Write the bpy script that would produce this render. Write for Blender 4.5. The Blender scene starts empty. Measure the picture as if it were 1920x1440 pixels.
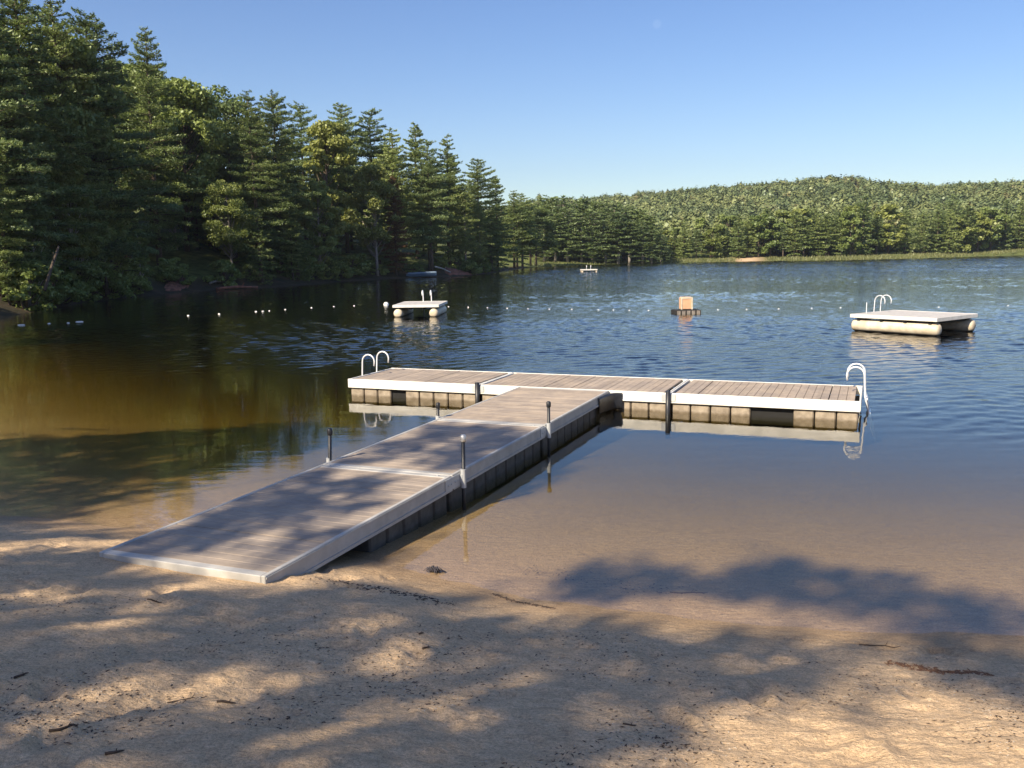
import bpy, math, random
import numpy as np
from mathutils import Matrix, Vector
R = math.radians
C = bpy.context.scene.collection
sc = bpy.context.scene

# ------------------------------------------------------------------ camera, sky, sun, exposure
F_PX, PITCH, ROLL, EYE = 1675.0, .147, .016, 2.989      # focal length in px of a 1920 wide frame, eye height above the water
YAW, DCX, DCY, DZ = .386, 5.511, -16.2, .355            # dock frame against the camera, deck height above the water
SUN_AZ, SUN_EL = R(41), R(38)                           # sun stands behind the viewer, 41 degrees round to the left
cam_d = bpy.data.cameras.new('camera')
cam = bpy.data.objects.new('camera', cam_d); C.objects.link(cam)
cam_d.sensor_width = 36; cam_d.lens = F_PX / 1920 * 36
cam_d.clip_start = .05; cam_d.clip_end = 9000
cp, sp, cr, sr = math.cos(PITCH), math.sin(PITCH), math.cos(ROLL), math.sin(ROLL)
ex, up0, fw = Vector((1, 0, 0)), Vector((0, sp, cp)), Vector((0, cp, -sp))
rt, up = ex * cr - up0 * sr, ex * sr + up0 * cr
cam.matrix_world = Matrix(((rt.x, up.x, -fw.x, 0), (rt.y, up.y, -fw.y, 0), (rt.z, up.z, -fw.z, EYE), (0, 0, 0, 1)))
sc.camera = cam

world = bpy.data.worlds.new('World'); sc.world = world; world.use_nodes = True
wn, wl = world.node_tree.nodes, world.node_tree.links
bg = wn['Background']; sky = wn.new('ShaderNodeTexSky'); sky.sky_type = 'NISHITA'
sky.sun_disc = False; sky.sun_elevation = SUN_EL; sky.sun_rotation = R(180) + SUN_AZ
sky.air_density = 1.0; sky.dust_density = .6; sky.ozone_density = 2.5; sky.altitude = 100
bg.inputs['Strength'].default_value = .082
hs = wn.new('ShaderNodeHueSaturation'); hs.inputs['Saturation'].default_value = 1.2; hs.inputs['Hue'].default_value = .512
wl.new(sky.outputs[0], hs.inputs['Color']); wl.new(hs.outputs[0], bg.inputs['Color'])
MOON = Vector((.1548, .9611, .2289)).normalized()          # the pale day moon
tcw = wn.new('ShaderNodeTexCoord'); dt = wn.new('ShaderNodeVectorMath'); dt.operation = 'DOT_PRODUCT'; wl.new(tcw.outputs['Generated'], dt.inputs[0]); dt.inputs[1].default_value = MOON
mr = wn.new('ShaderNodeMapRange'); mr.interpolation_type = 'SMOOTHSTEP'; wl.new(dt.outputs['Value'], mr.inputs[0]); mr.inputs[1].default_value = math.cos(R(.30)); mr.inputs[2].default_value = math.cos(R(.18)); mr.inputs[4].default_value = .06
mm = wn.new('ShaderNodeMix'); mm.data_type = 'RGBA'; wl.new(mr.outputs[0], mm.inputs[0]); wl.new(hs.outputs[0], mm.inputs[6]); mm.inputs[7].default_value = (7, 8, 9, 1); wl.new(mm.outputs[2], bg.inputs['Color'])
sun_d = bpy.data.lights.new('sun', 'SUN'); sun = bpy.data.objects.new('sun', sun_d); C.objects.link(sun)
sun_d.energy = 5.0; sun_d.angle = R(.53); sun_d.color = (1, .86, .66)
SDIR = Vector((-math.sin(SUN_AZ) * math.cos(SUN_EL), -math.cos(SUN_AZ) * math.cos(SUN_EL), math.sin(SUN_EL)))
sun.rotation_euler = SDIR.to_track_quat('Z', 'Y').to_euler()
sc.view_settings.view_transform = 'Standard'; sc.view_settings.look = 'None'
sc.view_settings.exposure = .9; sc.view_settings.gamma = 1
sc.cycles.use_denoising = True
sc.cycles.max_bounces = 8; sc.cycles.transparent_max_bounces = 16; sc.cycles.volume_bounces = 0
sc.cycles.caustics_reflective = False; sc.cycles.caustics_refractive = False

# ------------------------------------------------------------------ helpers
def ray(px, py):
    a, b = (px - 960) / F_PX, (720 - py) / F_PX
    X, Z = cr * a + sr * b, -sr * a + cr * b
    return np.array([X, cp + sp * Z, -sp + cp * Z])
def at(px, py, z=0.):
    d = ray(px, py); return np.array([0, 0, EYE]) + d * ((z - EYE) / d[2])
def atY(px, py, Y):
    d = ray(px, py); return np.array([0, 0, EYE]) + d * (Y / d[1])
def dk(u, v, z=0.):
    x, y = u - DCX, v - DCY; c, s = math.cos(YAW), math.sin(YAW)
    return np.array([c * x + s * y, -s * x + c * y, z])

def new_mesh(name, verts, faces, smooth=False):
    """verts (n,3) array, faces: list of (k,m) index arrays"""
    me = bpy.data.meshes.new(name)
    verts = np.asarray(verts, np.float32)
    fs = [np.asarray(f, np.int32) for f in (faces if isinstance(faces, (list, tuple)) else [faces]) if len(f)]
    tot = np.concatenate([np.full(len(f), f.shape[1], np.int32) for f in fs])
    idx = np.concatenate([f.ravel() for f in fs])
    me.vertices.add(len(verts)); me.vertices.foreach_set('co', verts.ravel())
    me.loops.add(len(idx)); me.loops.foreach_set('vertex_index', idx)
    me.polygons.add(len(tot)); me.polygons.foreach_set('loop_start', np.concatenate([[0], np.cumsum(tot)[:-1]]).astype(np.int32))
    me.polygons.foreach_set('loop_total', tot)
    me.polygons.foreach_set('use_smooth', np.full(len(tot), smooth, bool))
    me.update(calc_edges=True); me.validate()
    return me

class MB:
    """collects boxes and tubes; build() links them as one mesh object"""
    def __init__(s): s.v = []; s.q = []; s.t = []; s.n = 0
    def add(s, v, q=(), t=()):
        v = np.asarray(v, float).reshape(-1, 3)
        if len(q): s.q.append(np.asarray(q) + s.n)
        if len(t): s.t.append(np.asarray(t) + s.n)
        s.v.append(v); s.n += len(v)
    def box(s, x0, x1, y0, y1, z0, z1, bev=0.):
        if bev <= 0:
            v = [(x, y, z) for z in (z0, z1) for y in (y0, y1) for x in (x0, x1)]
            s.add(v, [(0, 2, 3, 1), (4, 5, 7, 6), (0, 1, 5, 4), (2, 6, 7, 3), (0, 4, 6, 2), (1, 3, 7, 5)]); return
        b = bev; rings = []
        for z, i in ((z0, b), (z0 + b, 0), (z1 - b, 0), (z1, b)):
            rings.append([(x0 + i + b, y0 + i, z), (x1 - i - b, y0 + i, z), (x1 - i, y0 + i + b, z), (x1 - i, y1 - i - b, z),
                          (x1 - i - b, y1 - i, z), (x0 + i + b, y1 - i, z), (x0 + i, y1 - i - b, z), (x0 + i, y0 + i + b, z)])
        v = [p for r in rings for p in r]; q = []
        for k in range(3):
            for j in range(8): q.append((k * 8 + j, k * 8 + (j + 1) % 8, k * 8 + 8 + (j + 1) % 8, k * 8 + 8 + j))
        q += [(3, 2, 1, 0), (4, 3, 0, 7), (5, 4, 7, 6)]; o = 24
        q += [(o, o + 1, o + 2, o + 3), (o + 7, o, o + 3, o + 4), (o + 6, o + 7, o + 4, o + 5)]
        s.add(v, q)
    def tube(s, pts, rad, seg=10, cap=True):
        pts = np.asarray(pts, float); n = len(pts); rad = np.broadcast_to(np.asarray(rad, float), (n,))
        tan = np.gradient(pts, axis=0); tan /= np.linalg.norm(tan, axis=1)[:, None] + 1e-12
        ref = np.array([0, 0, 1.]) if abs(tan[0][2]) < .9 else np.array([1., 0, 0])
        a = np.cross(tan[0], ref); a /= np.linalg.norm(a); V = []
        for i in range(n):
            a = a - tan[i] * (a @ tan[i]); a /= np.linalg.norm(a) + 1e-12; b = np.cross(tan[i], a)
            for j in range(seg):
                t = 2 * math.pi * j / seg; V.append(pts[i] + rad[i] * (a * math.cos(t) + b * math.sin(t)))
        q = [(i * seg + j, i * seg + (j + 1) % seg, (i + 1) * seg + (j + 1) % seg, (i + 1) * seg + j) for i in range(n - 1) for j in range(seg)]
        t3 = []
        if cap:
            V += [pts[0], pts[-1]]; c0, c1 = n * seg, n * seg + 1
            for j in range(seg):
                t3.append((c0, (j + 1) % seg, j)); t3.append((c1, (n - 1) * seg + j, (n - 1) * seg + (j + 1) % seg))
        s.add(V, q, t3)
    def build(s, name, mat, parent=None, smooth=False, loc=None):
        me = new_mesh(name, np.concatenate(s.v), [np.concatenate(a) for a in (s.q, s.t) if a], smooth)
        me.materials.append(mat); o = bpy.data.objects.new(name, me); C.objects.link(o)
        if parent is not None: o.parent = parent
        if loc is not None: o.location = loc
        return o
def tag(o, label=None, cat=None, group=None, kind=None):
    for k, v in (('label', label), ('category', cat), ('group', group), ('kind', kind)):
        if v: o[k] = v
    return o
def empty(name, loc=(0, 0, 0), rz=0.):
    o = bpy.data.objects.new(name, None); C.objects.link(o); o.location = loc; o.rotation_euler = (0, 0, rz); o.empty_display_size = .2
    return o
def link_mesh(name, me, parent=None):
    o = bpy.data.objects.new(name, me); C.objects.link(o); o.parent = parent; return o

# value noise in numpy
_rs = np.random.RandomState(7); _T = _rs.rand(256, 256)
def vnoise(x, y):
    xi, yi = np.floor(x).astype(int), np.floor(y).astype(int); fx, fy = x - xi, y - yi
    fx = fx * fx * (3 - 2 * fx); fy = fy * fy * (3 - 2 * fy)
    g = lambda a, b: _T[(xi + a) & 255, (yi + b) & 255]
    return (g(0, 0) * (1 - fx) + g(1, 0) * fx) * (1 - fy) + (g(0, 1) * (1 - fx) + g(1, 1) * fx) * fy - .5
def fbm(x, y, o=4):
    r = 0; a = 1.
    for k in range(o): r = r + a * vnoise(x + 17.3 * k, y - 9.1 * k); x, y = x * 2.03, y * 2.03; a *= .5
    return r
def sstep(a, b, x):
    t = np.clip((x - a) / (b - a), 0, 1); return t * t * (3 - 2 * t)

# ------------------------------------------------------------------ materials
def mat(name):
    m = bpy.data.materials.new(name); m.use_nodes = True; nt = m.node_tree; nt.nodes.clear()
    out = nt.nodes.new('ShaderNodeOutputMaterial'); return m, nt, out
def nd(nt, t, **kw):
    n = nt.nodes.new('ShaderNode' + t)
    for k, v in kw.items():
        if k.startswith('i_'): n.inputs[k[2:].replace('_', ' ')].default_value = v
        else: setattr(n, k, v)
    return n
def ramp(nt, fac, stops, interp='LINEAR'):
    n = nt.nodes.new('ShaderNodeValToRGB'); n.color_ramp.interpolation = interp; e = n.color_ramp.elements
    while len(e) < len(stops): e.new(.5)
    for k, (p, c) in enumerate(stops): e[k].position = p; e[k].color = (*c, 1) if len(c) == 3 else c
    nt.links.new(fac, n.inputs[0]); return n.outputs[0]
def mixc(nt, fac, a, b, blend='MIX'):
    n = nt.nodes.new('ShaderNodeMix'); n.data_type = 'RGBA'; n.blend_type = blend
    for s, v in ((0, fac), (6, a), (7, b)):
        if hasattr(v, 'links'): nt.links.new(v, n.inputs[s])
        else: n.inputs[s].default_value = v if s == 0 else (*v, 1)
    return n.outputs[2]
def mth(nt, op, a, b=0., c=None):
    n = nt.nodes.new('ShaderNodeMath'); n.operation = op
    for s, v in ((0, a), (1, b), (2, c)):
        if v is None: continue
        if hasattr(v, 'links'): nt.links.new(v, n.inputs[s])
        else: n.inputs[s].default_value = v
    return n.outputs[0]
def noise(nt, vec, scale, detail=3, rough=.55, dist=0.):
    n = nd(nt, 'TexNoise', i_Scale=scale, i_Detail=detail, i_Roughness=rough, i_Distortion=dist)
    if vec is not None: nt.links.new(vec, n.inputs['Vector'])
    return n.outputs['Fac']
def mapping(nt, vec, sc_=(1, 1, 1), rot=(0, 0, 0)):
    n = nd(nt, 'Mapping'); n.inputs['Scale'].default_value = sc_; n.inputs['Rotation'].default_value = rot; nt.links.new(vec, n.inputs[0]); return n.outputs[0]
def bump(nt, h, strength=.3, dist=.01, prev=None):
    n = nd(nt, 'Bump', i_Strength=strength, i_Distance=dist); nt.links.new(h, n.inputs['Height'])
    if prev is not None: nt.links.new(prev, n.inputs['Normal'])
    return n.outputs[0]
def pbr(name, col, rough=.6, metal=0., var=.15, scale=8, bumpd=.002, col2=None, spec=.5, stain=None):
    m, nt, out = mat(name); b = nd(nt, 'BsdfPrincipled', i_Roughness=rough, i_Metallic=metal)
    b.inputs['Specular IOR Level'].default_value = spec
    tc = nd(nt, 'TexCoord').outputs['Object']; f = noise(nt, tc, scale, 5, .65)
    lo = tuple(c * (1 - var) for c in col) if col2 is None else col2
    c = ramp(nt, f, [(.3, lo), (.7, tuple(min(1, c * (1 + var * .5)) for c in col))])
    if stain:      # brown algae line where the thing meets the lake
        sz = nd(nt, 'SeparateXYZ'); nt.links.new(tc, sz.inputs[0]); h_ = mth(nt, 'ADD', sz.outputs[2], mth(nt, 'MULTIPLY', noise(nt, tc, 9, 4, .7), .06))
        mr_ = nd(nt, 'MapRange'); nt.links.new(h_, mr_.inputs[0]); mr_.inputs[1].default_value = stain + .05; mr_.inputs[2].default_value = stain - .02; c = mixc(nt, mr_.outputs[0], c, (.075, .05, .022))
    nt.links.new(c, b.inputs['Base Color']); nt.links.new(bump(nt, noise(nt, tc, scale * 5, 3), .4, bumpd), b.inputs['Normal'])
    nt.links.new(b.outputs[0], out.inputs[0]); return m

def foliage(name, c_dark, c_light, patchy=None, trans=.32):
    m, nt, out = mat(name); tc = nd(nt, 'TexCoord').outputs['Object']; oi = nd(nt, 'ObjectInfo').outputs['Random']
    geo = nd(nt, 'NewGeometry').outputs['Random Per Island']
    f = mth(nt, 'ADD', mth(nt, 'MULTIPLY', noise(nt, tc, .45, 2), .9), mth(nt, 'MULTIPLY', geo, .45))
    f = mth(nt, 'ADD', f, mth(nt, 'MULTIPLY', mth(nt, 'SUBTRACT', oi, .5), .45)); f = mth(nt, 'SUBTRACT', f, .18)
    c = ramp(nt, f, [(.15, c_dark), (.85, c_light)])
    if patchy:
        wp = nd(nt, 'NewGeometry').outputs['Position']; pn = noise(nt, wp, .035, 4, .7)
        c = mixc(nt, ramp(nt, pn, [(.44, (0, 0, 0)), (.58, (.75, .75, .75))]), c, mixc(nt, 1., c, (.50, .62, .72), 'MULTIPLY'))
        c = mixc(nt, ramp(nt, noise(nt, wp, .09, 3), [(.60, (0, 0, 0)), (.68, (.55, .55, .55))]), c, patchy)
    d = nd(nt, 'BsdfDiffuse'); t = nd(nt, 'BsdfTranslucent'); g = nd(nt, 'BsdfGlossy', i_Roughness=.45)
    nt.links.new(c, d.inputs[0]); nt.links.new(mixc(nt, .5, c, (.20, .26, .03)), t.inputs[0])
    g.inputs[0].default_value = (.8, .9, .8, 1)
    mx = nd(nt, 'MixShader', i_Fac=trans); nt.links.new(d.outputs[0], mx.inputs[1]); nt.links.new(t.outputs[0], mx.inputs[2])
    m2 = nd(nt, 'MixShader', i_Fac=.035); nt.links.new(mx.outputs[0], m2.inputs[1]); nt.links.new(g.outputs[0], m2.inputs[2])
    nt.links.new(m2.outputs[0], out.inputs[0]); return m
M = {}
M['pine'] = foliage('pine_needles', (.095, .14, .048), (.31, .37, .12))
M['darkpine'] = foliage('dark_needles', (.070, .112, .050), (.23, .295, .112))
M['leaf'] = foliage('green_leaves', (.09, .135, .036), (.27, .33, .095))
M['yleaf'] = foliage('yellow_green_leaves', (.12, .15, .030), (.29, .31, .08))
M['shrub'] = foliage('shrub_leaves', (.12, .16, .04), (.33, .36, .10))
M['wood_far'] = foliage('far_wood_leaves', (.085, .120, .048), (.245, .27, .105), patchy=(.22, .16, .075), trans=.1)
M['rusty_leaf'] = foliage('rusty_leaves', (.09, .04, .02), (.26, .13, .06))
M['bark'] = pbr('bark', (.10, .075, .055), .9, var=.5, scale=6, bumpd=.02)
M['birch'] = pbr('birch_bark', (.52, .50, .45), .8, var=.5, scale=5, bumpd=.01, col2=(.16, .14, .12))
M['greybark'] = pbr('grey_bark', (.26, .23, .20), .9, var=.5, scale=6, bumpd=.02)

# ------------------------------------------------------------------ lake outline and terrain
PXW = [(0, 968), (120, 978), (260, 990), (420, 1020), (600, 1040), (700, 1050), (850, 1090), (1000, 1125), (1300, 1160), (1600, 1182), (1920, 1200)]
beach = [tuple(at(x, y)[:2]) for x, y in PXW]
LAKE = [(-7.6, 11.3), (-12, 16.5), (-18.3, 25.5), (-23.6, 36), (-26, 43), (-27.6, 52), (-29.5, 62), (-29.2, 74), (-27.3, 80), (-24, 84), (-21.2, 90),
        (-19, 100), (-14, 109), (-9.5, 113), (-5.2, 119), (-3.6, 127), (-1, 140), (1.5, 158), (4.6, 174), (8, 186), (14, 191), (24, 197), (41, 201), (60, 203), (77, 203),
        (100, 214), (136, 238), (190, 262), (250, 250), (300, 150), (240, 30), (120, -20), (40, -3), (14, 4.2), (7, 6.1)] + beach[::-1]
LK = np.array(LAKE)
def lake_dist(x, y):
    """signed distance to the shoreline, positive on land"""
    x = np.asarray(x, float); y = np.asarray(y, float); shp = x.shape; x = x.ravel(); y = y.ravel()
    d2 = np.full(x.shape, 1e18); ins = np.zeros(x.shape, bool)
    for i in range(len(LK)):
        ax, ay = LK[i]; bx, by = LK[(i + 1) % len(LK)]; ex_, ey_ = bx - ax, by - ay
        t = np.clip(((x - ax) * ex_ + (y - ay) * ey_) / (ex_ * ex_ + ey_ * ey_), 0, 1)
        d2 = np.minimum(d2, (x - ax - t * ex_) ** 2 + (y - ay - t * ey_) ** 2)
        c = ((ay > y) != (by > y)); xi = ax + (y - ay) * ex_ / (ey_ if abs(ey_) > 1e-9 else 1e-9); ins ^= c & (x < xi)
    return (np.where(ins, -1, 1) * np.sqrt(d2)).reshape(shp)
RIDGE_PX = [-400, 600, 950, 1000, 1060, 1120, 1200, 1300, 1400, 1480, 1560, 1610, 1660, 1740, 1800, 1860, 1920, 2100, 2600]
RIDGE_PY = [440, 420, 385, 372, 370, 366, 358, 350, 341, 335, 328, 330, 338, 344, 340, 337, 336, 345, 370]
def px_of_az(x, y): return 960 + F_PX * x / np.maximum(y, 1e-3) / .99
def height(x, y, detail=True):
    x = np.asarray(x, float); y = np.asarray(y, float); s = lake_dist(x, y); r = np.hypot(x, y)
    q_ = -s; under = -(np.minimum(q_, 10) * .055 + np.clip(q_ - 10, 0, 4) * .09 + np.maximum(q_ - 14, 0) * .22); under = np.maximum(under, -6.5)
    beachw = sstep(14, 8, y) * sstep(-14, -7, x)
    s1 = np.maximum(s, 0)
    hb = np.where(s1 < 1.5, s1 * .19, .285 + (s1 - 1.5) * .166); hb = np.minimum(hb, 2.4 + .02 * s1)
    hl = .35 * np.minimum(s1, 3) + .26 * np.clip(s1 - 3, 0, 60) + .02 * s1                    # steep wooded bank
    hf = .10 * np.minimum(s1, 6) + .035 * np.clip(s1 - 6, 0, 1e9)                       # low far shore
    wfar = sstep(125, 165, y) * sstep(-8, 2, x + (y - 150) * .02)
    low = sstep(-12, -2, x) * sstep(110, 122, y)                                      # the point is low
    hl = hl * (1 - .72 * low)
    land = hl * (1 - wfar) + hf * wfar
    wr = sstep(20, 60, x) * sstep(140, 80, y); land = land * (1 - wr) + hf * wr
    land = hb * beachw + land * (1 - beachw)
    # the wooded hill across the lake
    pyr = np.interp(px_of_az(x, y), RIDGE_PX, RIDGE_PY); hor = 472 - .016 * (px_of_az(x, y) - 960)
    Rr = 620.; kk = np.clip(y / np.maximum(r, 1e-3), .3, 1); top = (hor - pyr) / F_PX * Rr * kk + EYE - 9.5
    hill = top * sstep(225, Rr, r) ** 1.1 * (1 - .6 * sstep(Rr, Rr + 500, r))
    top2 = (hor - np.interp(px_of_az(x, y), [1500, 1700, 1860, 1960, 2300], [382, 362, 343, 341, 350])) / F_PX * 1700. * kk
    hill2 = top2 * sstep(1150, 1700, r) * sstep(1450, 1800, px_of_az(x, y))
    front = sstep(0, 40, y)
    land = np.where((y > 150), np.maximum(land, np.maximum(hill, hill2) * front), land)
    land = np.minimum(land, 240)
    h = np.where(s > 0, land, under)
    big = fbm(x * .05, y * .05, 3)
    h = h + np.where(s > 4, big * np.minimum(s - 4, 20) * .12, 0) * (1 - beachw)
    nb = sstep(22, 15, r)                                                            # sand relief on the beach
    sand = .045 * fbm(x * .9, y * 1.3, 3) * sstep(-.6, 1.0, s)
    prints = fbm(x * 3.1 + 5, y * 4.2, 3)
    sand = sand + .012 * np.abs(fbm(x * 7, y * 9 + 3, 3)) * sstep(.3, 1.2, s) + .028 * prints * sstep(.1, 1.4, s) + .02 * np.abs(fbm(x * 2.2 + 3, y * 5.0, 2)) * sstep(.3, 1.5, s)
    sand = sand + .012 * fbm(x * 16, y * 19, 3) * sstep(.2, .9, s) + .006 * fbm(x * 2, y * 6, 2)
    # footprints: oval dents with raised rims
    if detail:
        m = (r < 12) & (s > .4)
        if m.any():
            rs = np.random.RandomState(5); dz = np.zeros(x.shape); xm, ym = x[m], y[m]; acc = np.zeros(xm.shape)
            for k in range(210):
                fx_, fy_, a = rs.uniform(-5, 5), rs.uniform(1.5, 8.5), rs.uniform(0, math.pi)
                dx, dy = xm - fx_, ym - fy_; u = dx * math.cos(a) + dy * math.sin(a); v = -dx * math.sin(a) + dy * math.cos(a)
                q = (u / .14) ** 2 + (v / .065) ** 2; acc += rs.uniform(.4, 1) * (-.036 * np.exp(-q) + .015 * np.exp(-(np.sqrt(q) - 1.6) ** 2 * 5))
            dz[m] = acc; sand = sand + dz
    du = DCX + math.cos(YAW) * x - math.sin(YAW) * y; dv = DCY + math.sin(YAW) * x + math.cos(YAW) * y       # sand banked against the walkway foot
    wf = np.exp(-((dv + 10.50) / .38) ** 2) * sstep(1.5, 1.0, np.abs(du)); sand = sand * (1 - .8 * wf); h = h + wf * np.maximum(0, (.318 - .035 * (du + .915)) - h)
    h = h + nb * sand * (y < 25) * np.where(s < -.5, .4, 1)
    return h
def gz(x, y): return float(height(np.array([x]), np.array([y]))[0])

def terrain():
    az = np.concatenate([np.arange(-180, -40, 2.5), np.arange(-40, 40, .14), np.arange(40, 180, 2.5)]); az = np.radians(az)
    rr = [.4]
    while rr[-1] < 3200:
        r = rr[-1]; rr.append(r * (1.03 if r < 2 else 1.0058 if r < 11 else 1.010 if r < 30 else 1.016 if r < 260 else 1.03))
    rr = np.array(rr); A, Q = np.meshgrid(az, rr); x, y = Q * np.sin(A), Q * np.cos(A); z = height(x, y)
    n, m = Q.shape; V = np.stack([x, y, z], -1).reshape(-1, 3)
    i = np.arange(n - 1)[:, None] * m; j = np.arange(m)[None, :]; j2 = (j + 1) % m
    f = np.stack([i + j, i + j2, i + m + j2, i + m + j], -1).reshape(-1, 4)
    V = np.vstack([V, [[0, 0, gz(0, 0)]]]); c = len(V) - 1
    t = np.stack([np.full(m, c), (np.arange(m) + 1) % m, np.arange(m)], -1)
    me = new_mesh('ground', V, [f, t], True)
    s = lake_dist(V[:, 0], V[:, 1])
    beachw = sstep(15, 10, V[:, 1]) * sstep(-14, -8, V[:, 0])
    farsand = np.exp(-((px_of_az(V[:, 0], V[:, 1]) - 1405) / 28) ** 2) * (V[:, 1] > 180) * (s < 12) * (s > -3)
    sandw = np.clip(np.maximum(np.where(s < .3, sstep(45, 25, V[:, 1]) * sstep(-22, -14, V[:, 0]), beachw), farsand), 0, 1)
    grass = np.clip(sstep(2.0, 3.5, s) * (V[:, 1] > 60) + (V[:, 1] > 170) * (s < 14), 0, 1) * (1 - sandw)
    for nm, val in (('sand', sandw), ('grass', grass), ('inland', s)):
        a = me.attributes.new(nm, 'FLOAT', 'POINT'); a.data.foreach_set('value', val.astype(np.float32))
    return me
m, nt, out = mat('ground_sand_and_soil')
geo = nd(nt, 'NewGeometry'); P = geo.outputs['Position']
sand_a, grass_a, inl = [nd(nt, 'Attribute', attribute_name=k).outputs['Fac'] for k in ('sand', 'grass', 'inland')]
n1 = noise(nt, P, .8, 4); n2 = noise(nt, P, 55, 4, .7); n3 = noise(nt, mapping(nt, P, (1, 2.2, 1)), 9, 4, .65); n4 = noise(nt, P, 240, 2, .6)
sc1 = ramp(nt, n3, [(.25, (.46, .32, .19)), (.5, (.62, .445, .27)), (.75, (.74, .55, .35))])
sc1 = mixc(nt, ramp(nt, n1, [(.35, (0, 0, 0)), (.65, (.5, .5, .5))]), sc1, (.53, .375, .22))
grain = ramp(nt, n2, [(.25, (.52, .52, .52)), (.5, (1, 1, 1)), (.72, (1.28, 1.28, 1.28))])
sc1 = mixc(nt, 1., sc1, grain, 'MULTIPLY')
grain2 = ramp(nt, n4, [(.3, (.62, .60, .58)), (.5, (1, 1, 1)), (.7, (1.3, 1.3, 1.3))]); sc1 = mixc(nt, .8, sc1, grain2, 'MULTIPLY')
specks = ramp(nt, noise(nt, P, 38, 3, .75), [(.68, (0, 0, 0)), (.74, (1, 1, 1))])
spk = mth(nt, 'MULTIPLY', specks, ramp(nt, noise(nt, P, 1.6, 3), [(.42, (0, 0, 0)), (.6, (.8, .8, .8))]))
sc1 = mixc(nt, spk, sc1, (.07, .045, .03))
wet = nd(nt, 'MapRange'); nt.links.new(inl, wet.inputs[0]); wet.inputs[1].default_value = .9; wet.inputs[2].default_value = .1; wet.interpolation_type = 'SMOOTHSTEP'
wetf = mth(nt, 'MULTIPLY', wet.outputs[0], 1.)
sc1 = mixc(nt, mth(nt, 'MULTIPLY', wetf, .9), sc1, mixc(nt, 1., sc1, (.56, .53, .49), 'MULTIPLY'))
deep = nd(nt, 'MapRange'); nt.links.new(inl, deep.inputs[0]); deep.inputs[1].default_value = -3; deep.inputs[2].default_value = -14
bed = mixc(nt, noise(nt, P, 1.2, 4), (.24, .20, .075), (.36, .29, .11)); sc1 = mixc(nt, deep.outputs[0], sc1, bed)
duff = ramp(nt, noise(nt, P, .7, 4), [(.35, (.030, .030, .016)), (.62, (.065, .05, .03)), (.8, (.14, .075, .045))])
grs = ramp(nt, noise(nt, P, 1.1, 4), [(.3, (.05, .075, .02)), (.7, (.17, .19, .06))])
col = mixc(nt, grass_a, duff, grs); col = mixc(nt, sand_a, col, sc1)
b = nd(nt, 'BsdfPrincipled'); nt.links.new(col, b.inputs['Base Color'])
b.inputs['Specular IOR Level'].default_value = .25
nt.links.new(mth(nt, 'SUBTRACT', .92, mth(nt, 'MULTIPLY', wetf, .25)), b.inputs['Roughness'])
bb = bump(nt, n2, 1., .010); bb = bump(nt, n3, .7, .035, bb); bb = bump(nt, n4, .8, .0035, bb)
nt.links.new(bb, b.inputs['Normal']); nt.links.new(b.outputs[0], out.inputs[0]); M['ground'] = m
me = terrain(); me.materials.append(M['ground']); g = link_mesh('ground', me); g['kind'] = 'structure'

# ------------------------------------------------------------------ the lake: one closed body of tea-coloured water
m, nt, out = mat('lake_water'); P = nd(nt, 'NewGeometry').outputs['Position']
sx = nd(nt, 'SeparateXYZ'); nt.links.new(P, sx.inputs[0])
edge = mth(nt, 'ADD', mth(nt, 'ADD', sx.outputs[1], mth(nt, 'MULTIPLY', sx.outputs[0], .42)), mth(nt, 'MULTIPLY', noise(nt, P, .3, 3), 5.))
ms = nd(nt, 'MapRange', interpolation_type='SMOOTHSTEP'); nt.links.new(edge, ms.inputs[0]); ms.inputs[1].default_value = 19.5; ms.inputs[2].default_value = 27
rough_w = ms.outputs[0]
far = nd(nt, 'MapRange', interpolation_type='SMOOTHSTEP'); nt.links.new(sx.outputs[1], far.inputs[0]); far.inputs[1].default_value = 48; far.inputs[2].default_value = 120; far_w = far.outputs[0]   # waves too far off to model
patch = ramp(nt, noise(nt, mapping(nt, P, (.03, .10, 1)), 1., 3), [(.3, (.55, .55, .55)), (.7, (1, 1, 1))])
w1 = noise(nt, mapping(nt, P, (1, 1.6, 1), (0, 0, .25)), 2.3, 4, .62, .4)
w2 = noise(nt, mapping(nt, P, (1, 1.8, 1), (0, 0, -.2)), .75, 2, .5)
calm = noise(nt, mapping(nt, P, (.6, 2.0, 1), (0, 0, .1)), 1.4, 2, .5, .3)
a1 = mth(nt, 'MULTIPLY', mth(nt, 'MULTIPLY', w1, rough_w), patch)
hh = mth(nt, 'ADD', mth(nt, 'MULTIPLY', a1, .016), mth(nt, 'MULTIPLY', mth(nt, 'MULTIPLY', w2, far_w), .16))
hh = mth(nt, 'ADD', hh, mth(nt, 'MULTIPLY', calm, .0020))
fine = noise(nt, mapping(nt, P, (1, 2.2, 1)), 6, 2); hh = mth(nt, 'ADD', hh, mth(nt, 'MULTIPLY', fine, .0006))
bn = bump(nt, hh, 1., 1.)
fr = nd(nt, 'Fresnel', i_IOR=1.33); nt.links.new(bn, fr.inputs['Normal'])
nt.links.new(mth(nt, 'SUBTRACT', 1.33, mth(nt, 'MULTIPLY', nd(nt, 'NewGeometry').outputs['Backfacing'], 1.33 - 1 / 1.33)), fr.inputs['IOR'])   # rays run straight on, so the underside reflects as the top does
gl = nd(nt, 'BsdfGlossy', i_Roughness=.02); nt.links.new(bn, gl.inputs['Normal']); gl.inputs[0].default_value = (1, 1, 1, 1)
tr = nd(nt, 'BsdfTransparent'); mx = nd(nt, 'MixShader'); nt.links.new(fr.outputs[0], mx.inputs[0]); nt.links.new(tr.outputs[0], mx.inputs[1]); nt.links.new(gl.outputs[0], mx.inputs[2])
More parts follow.
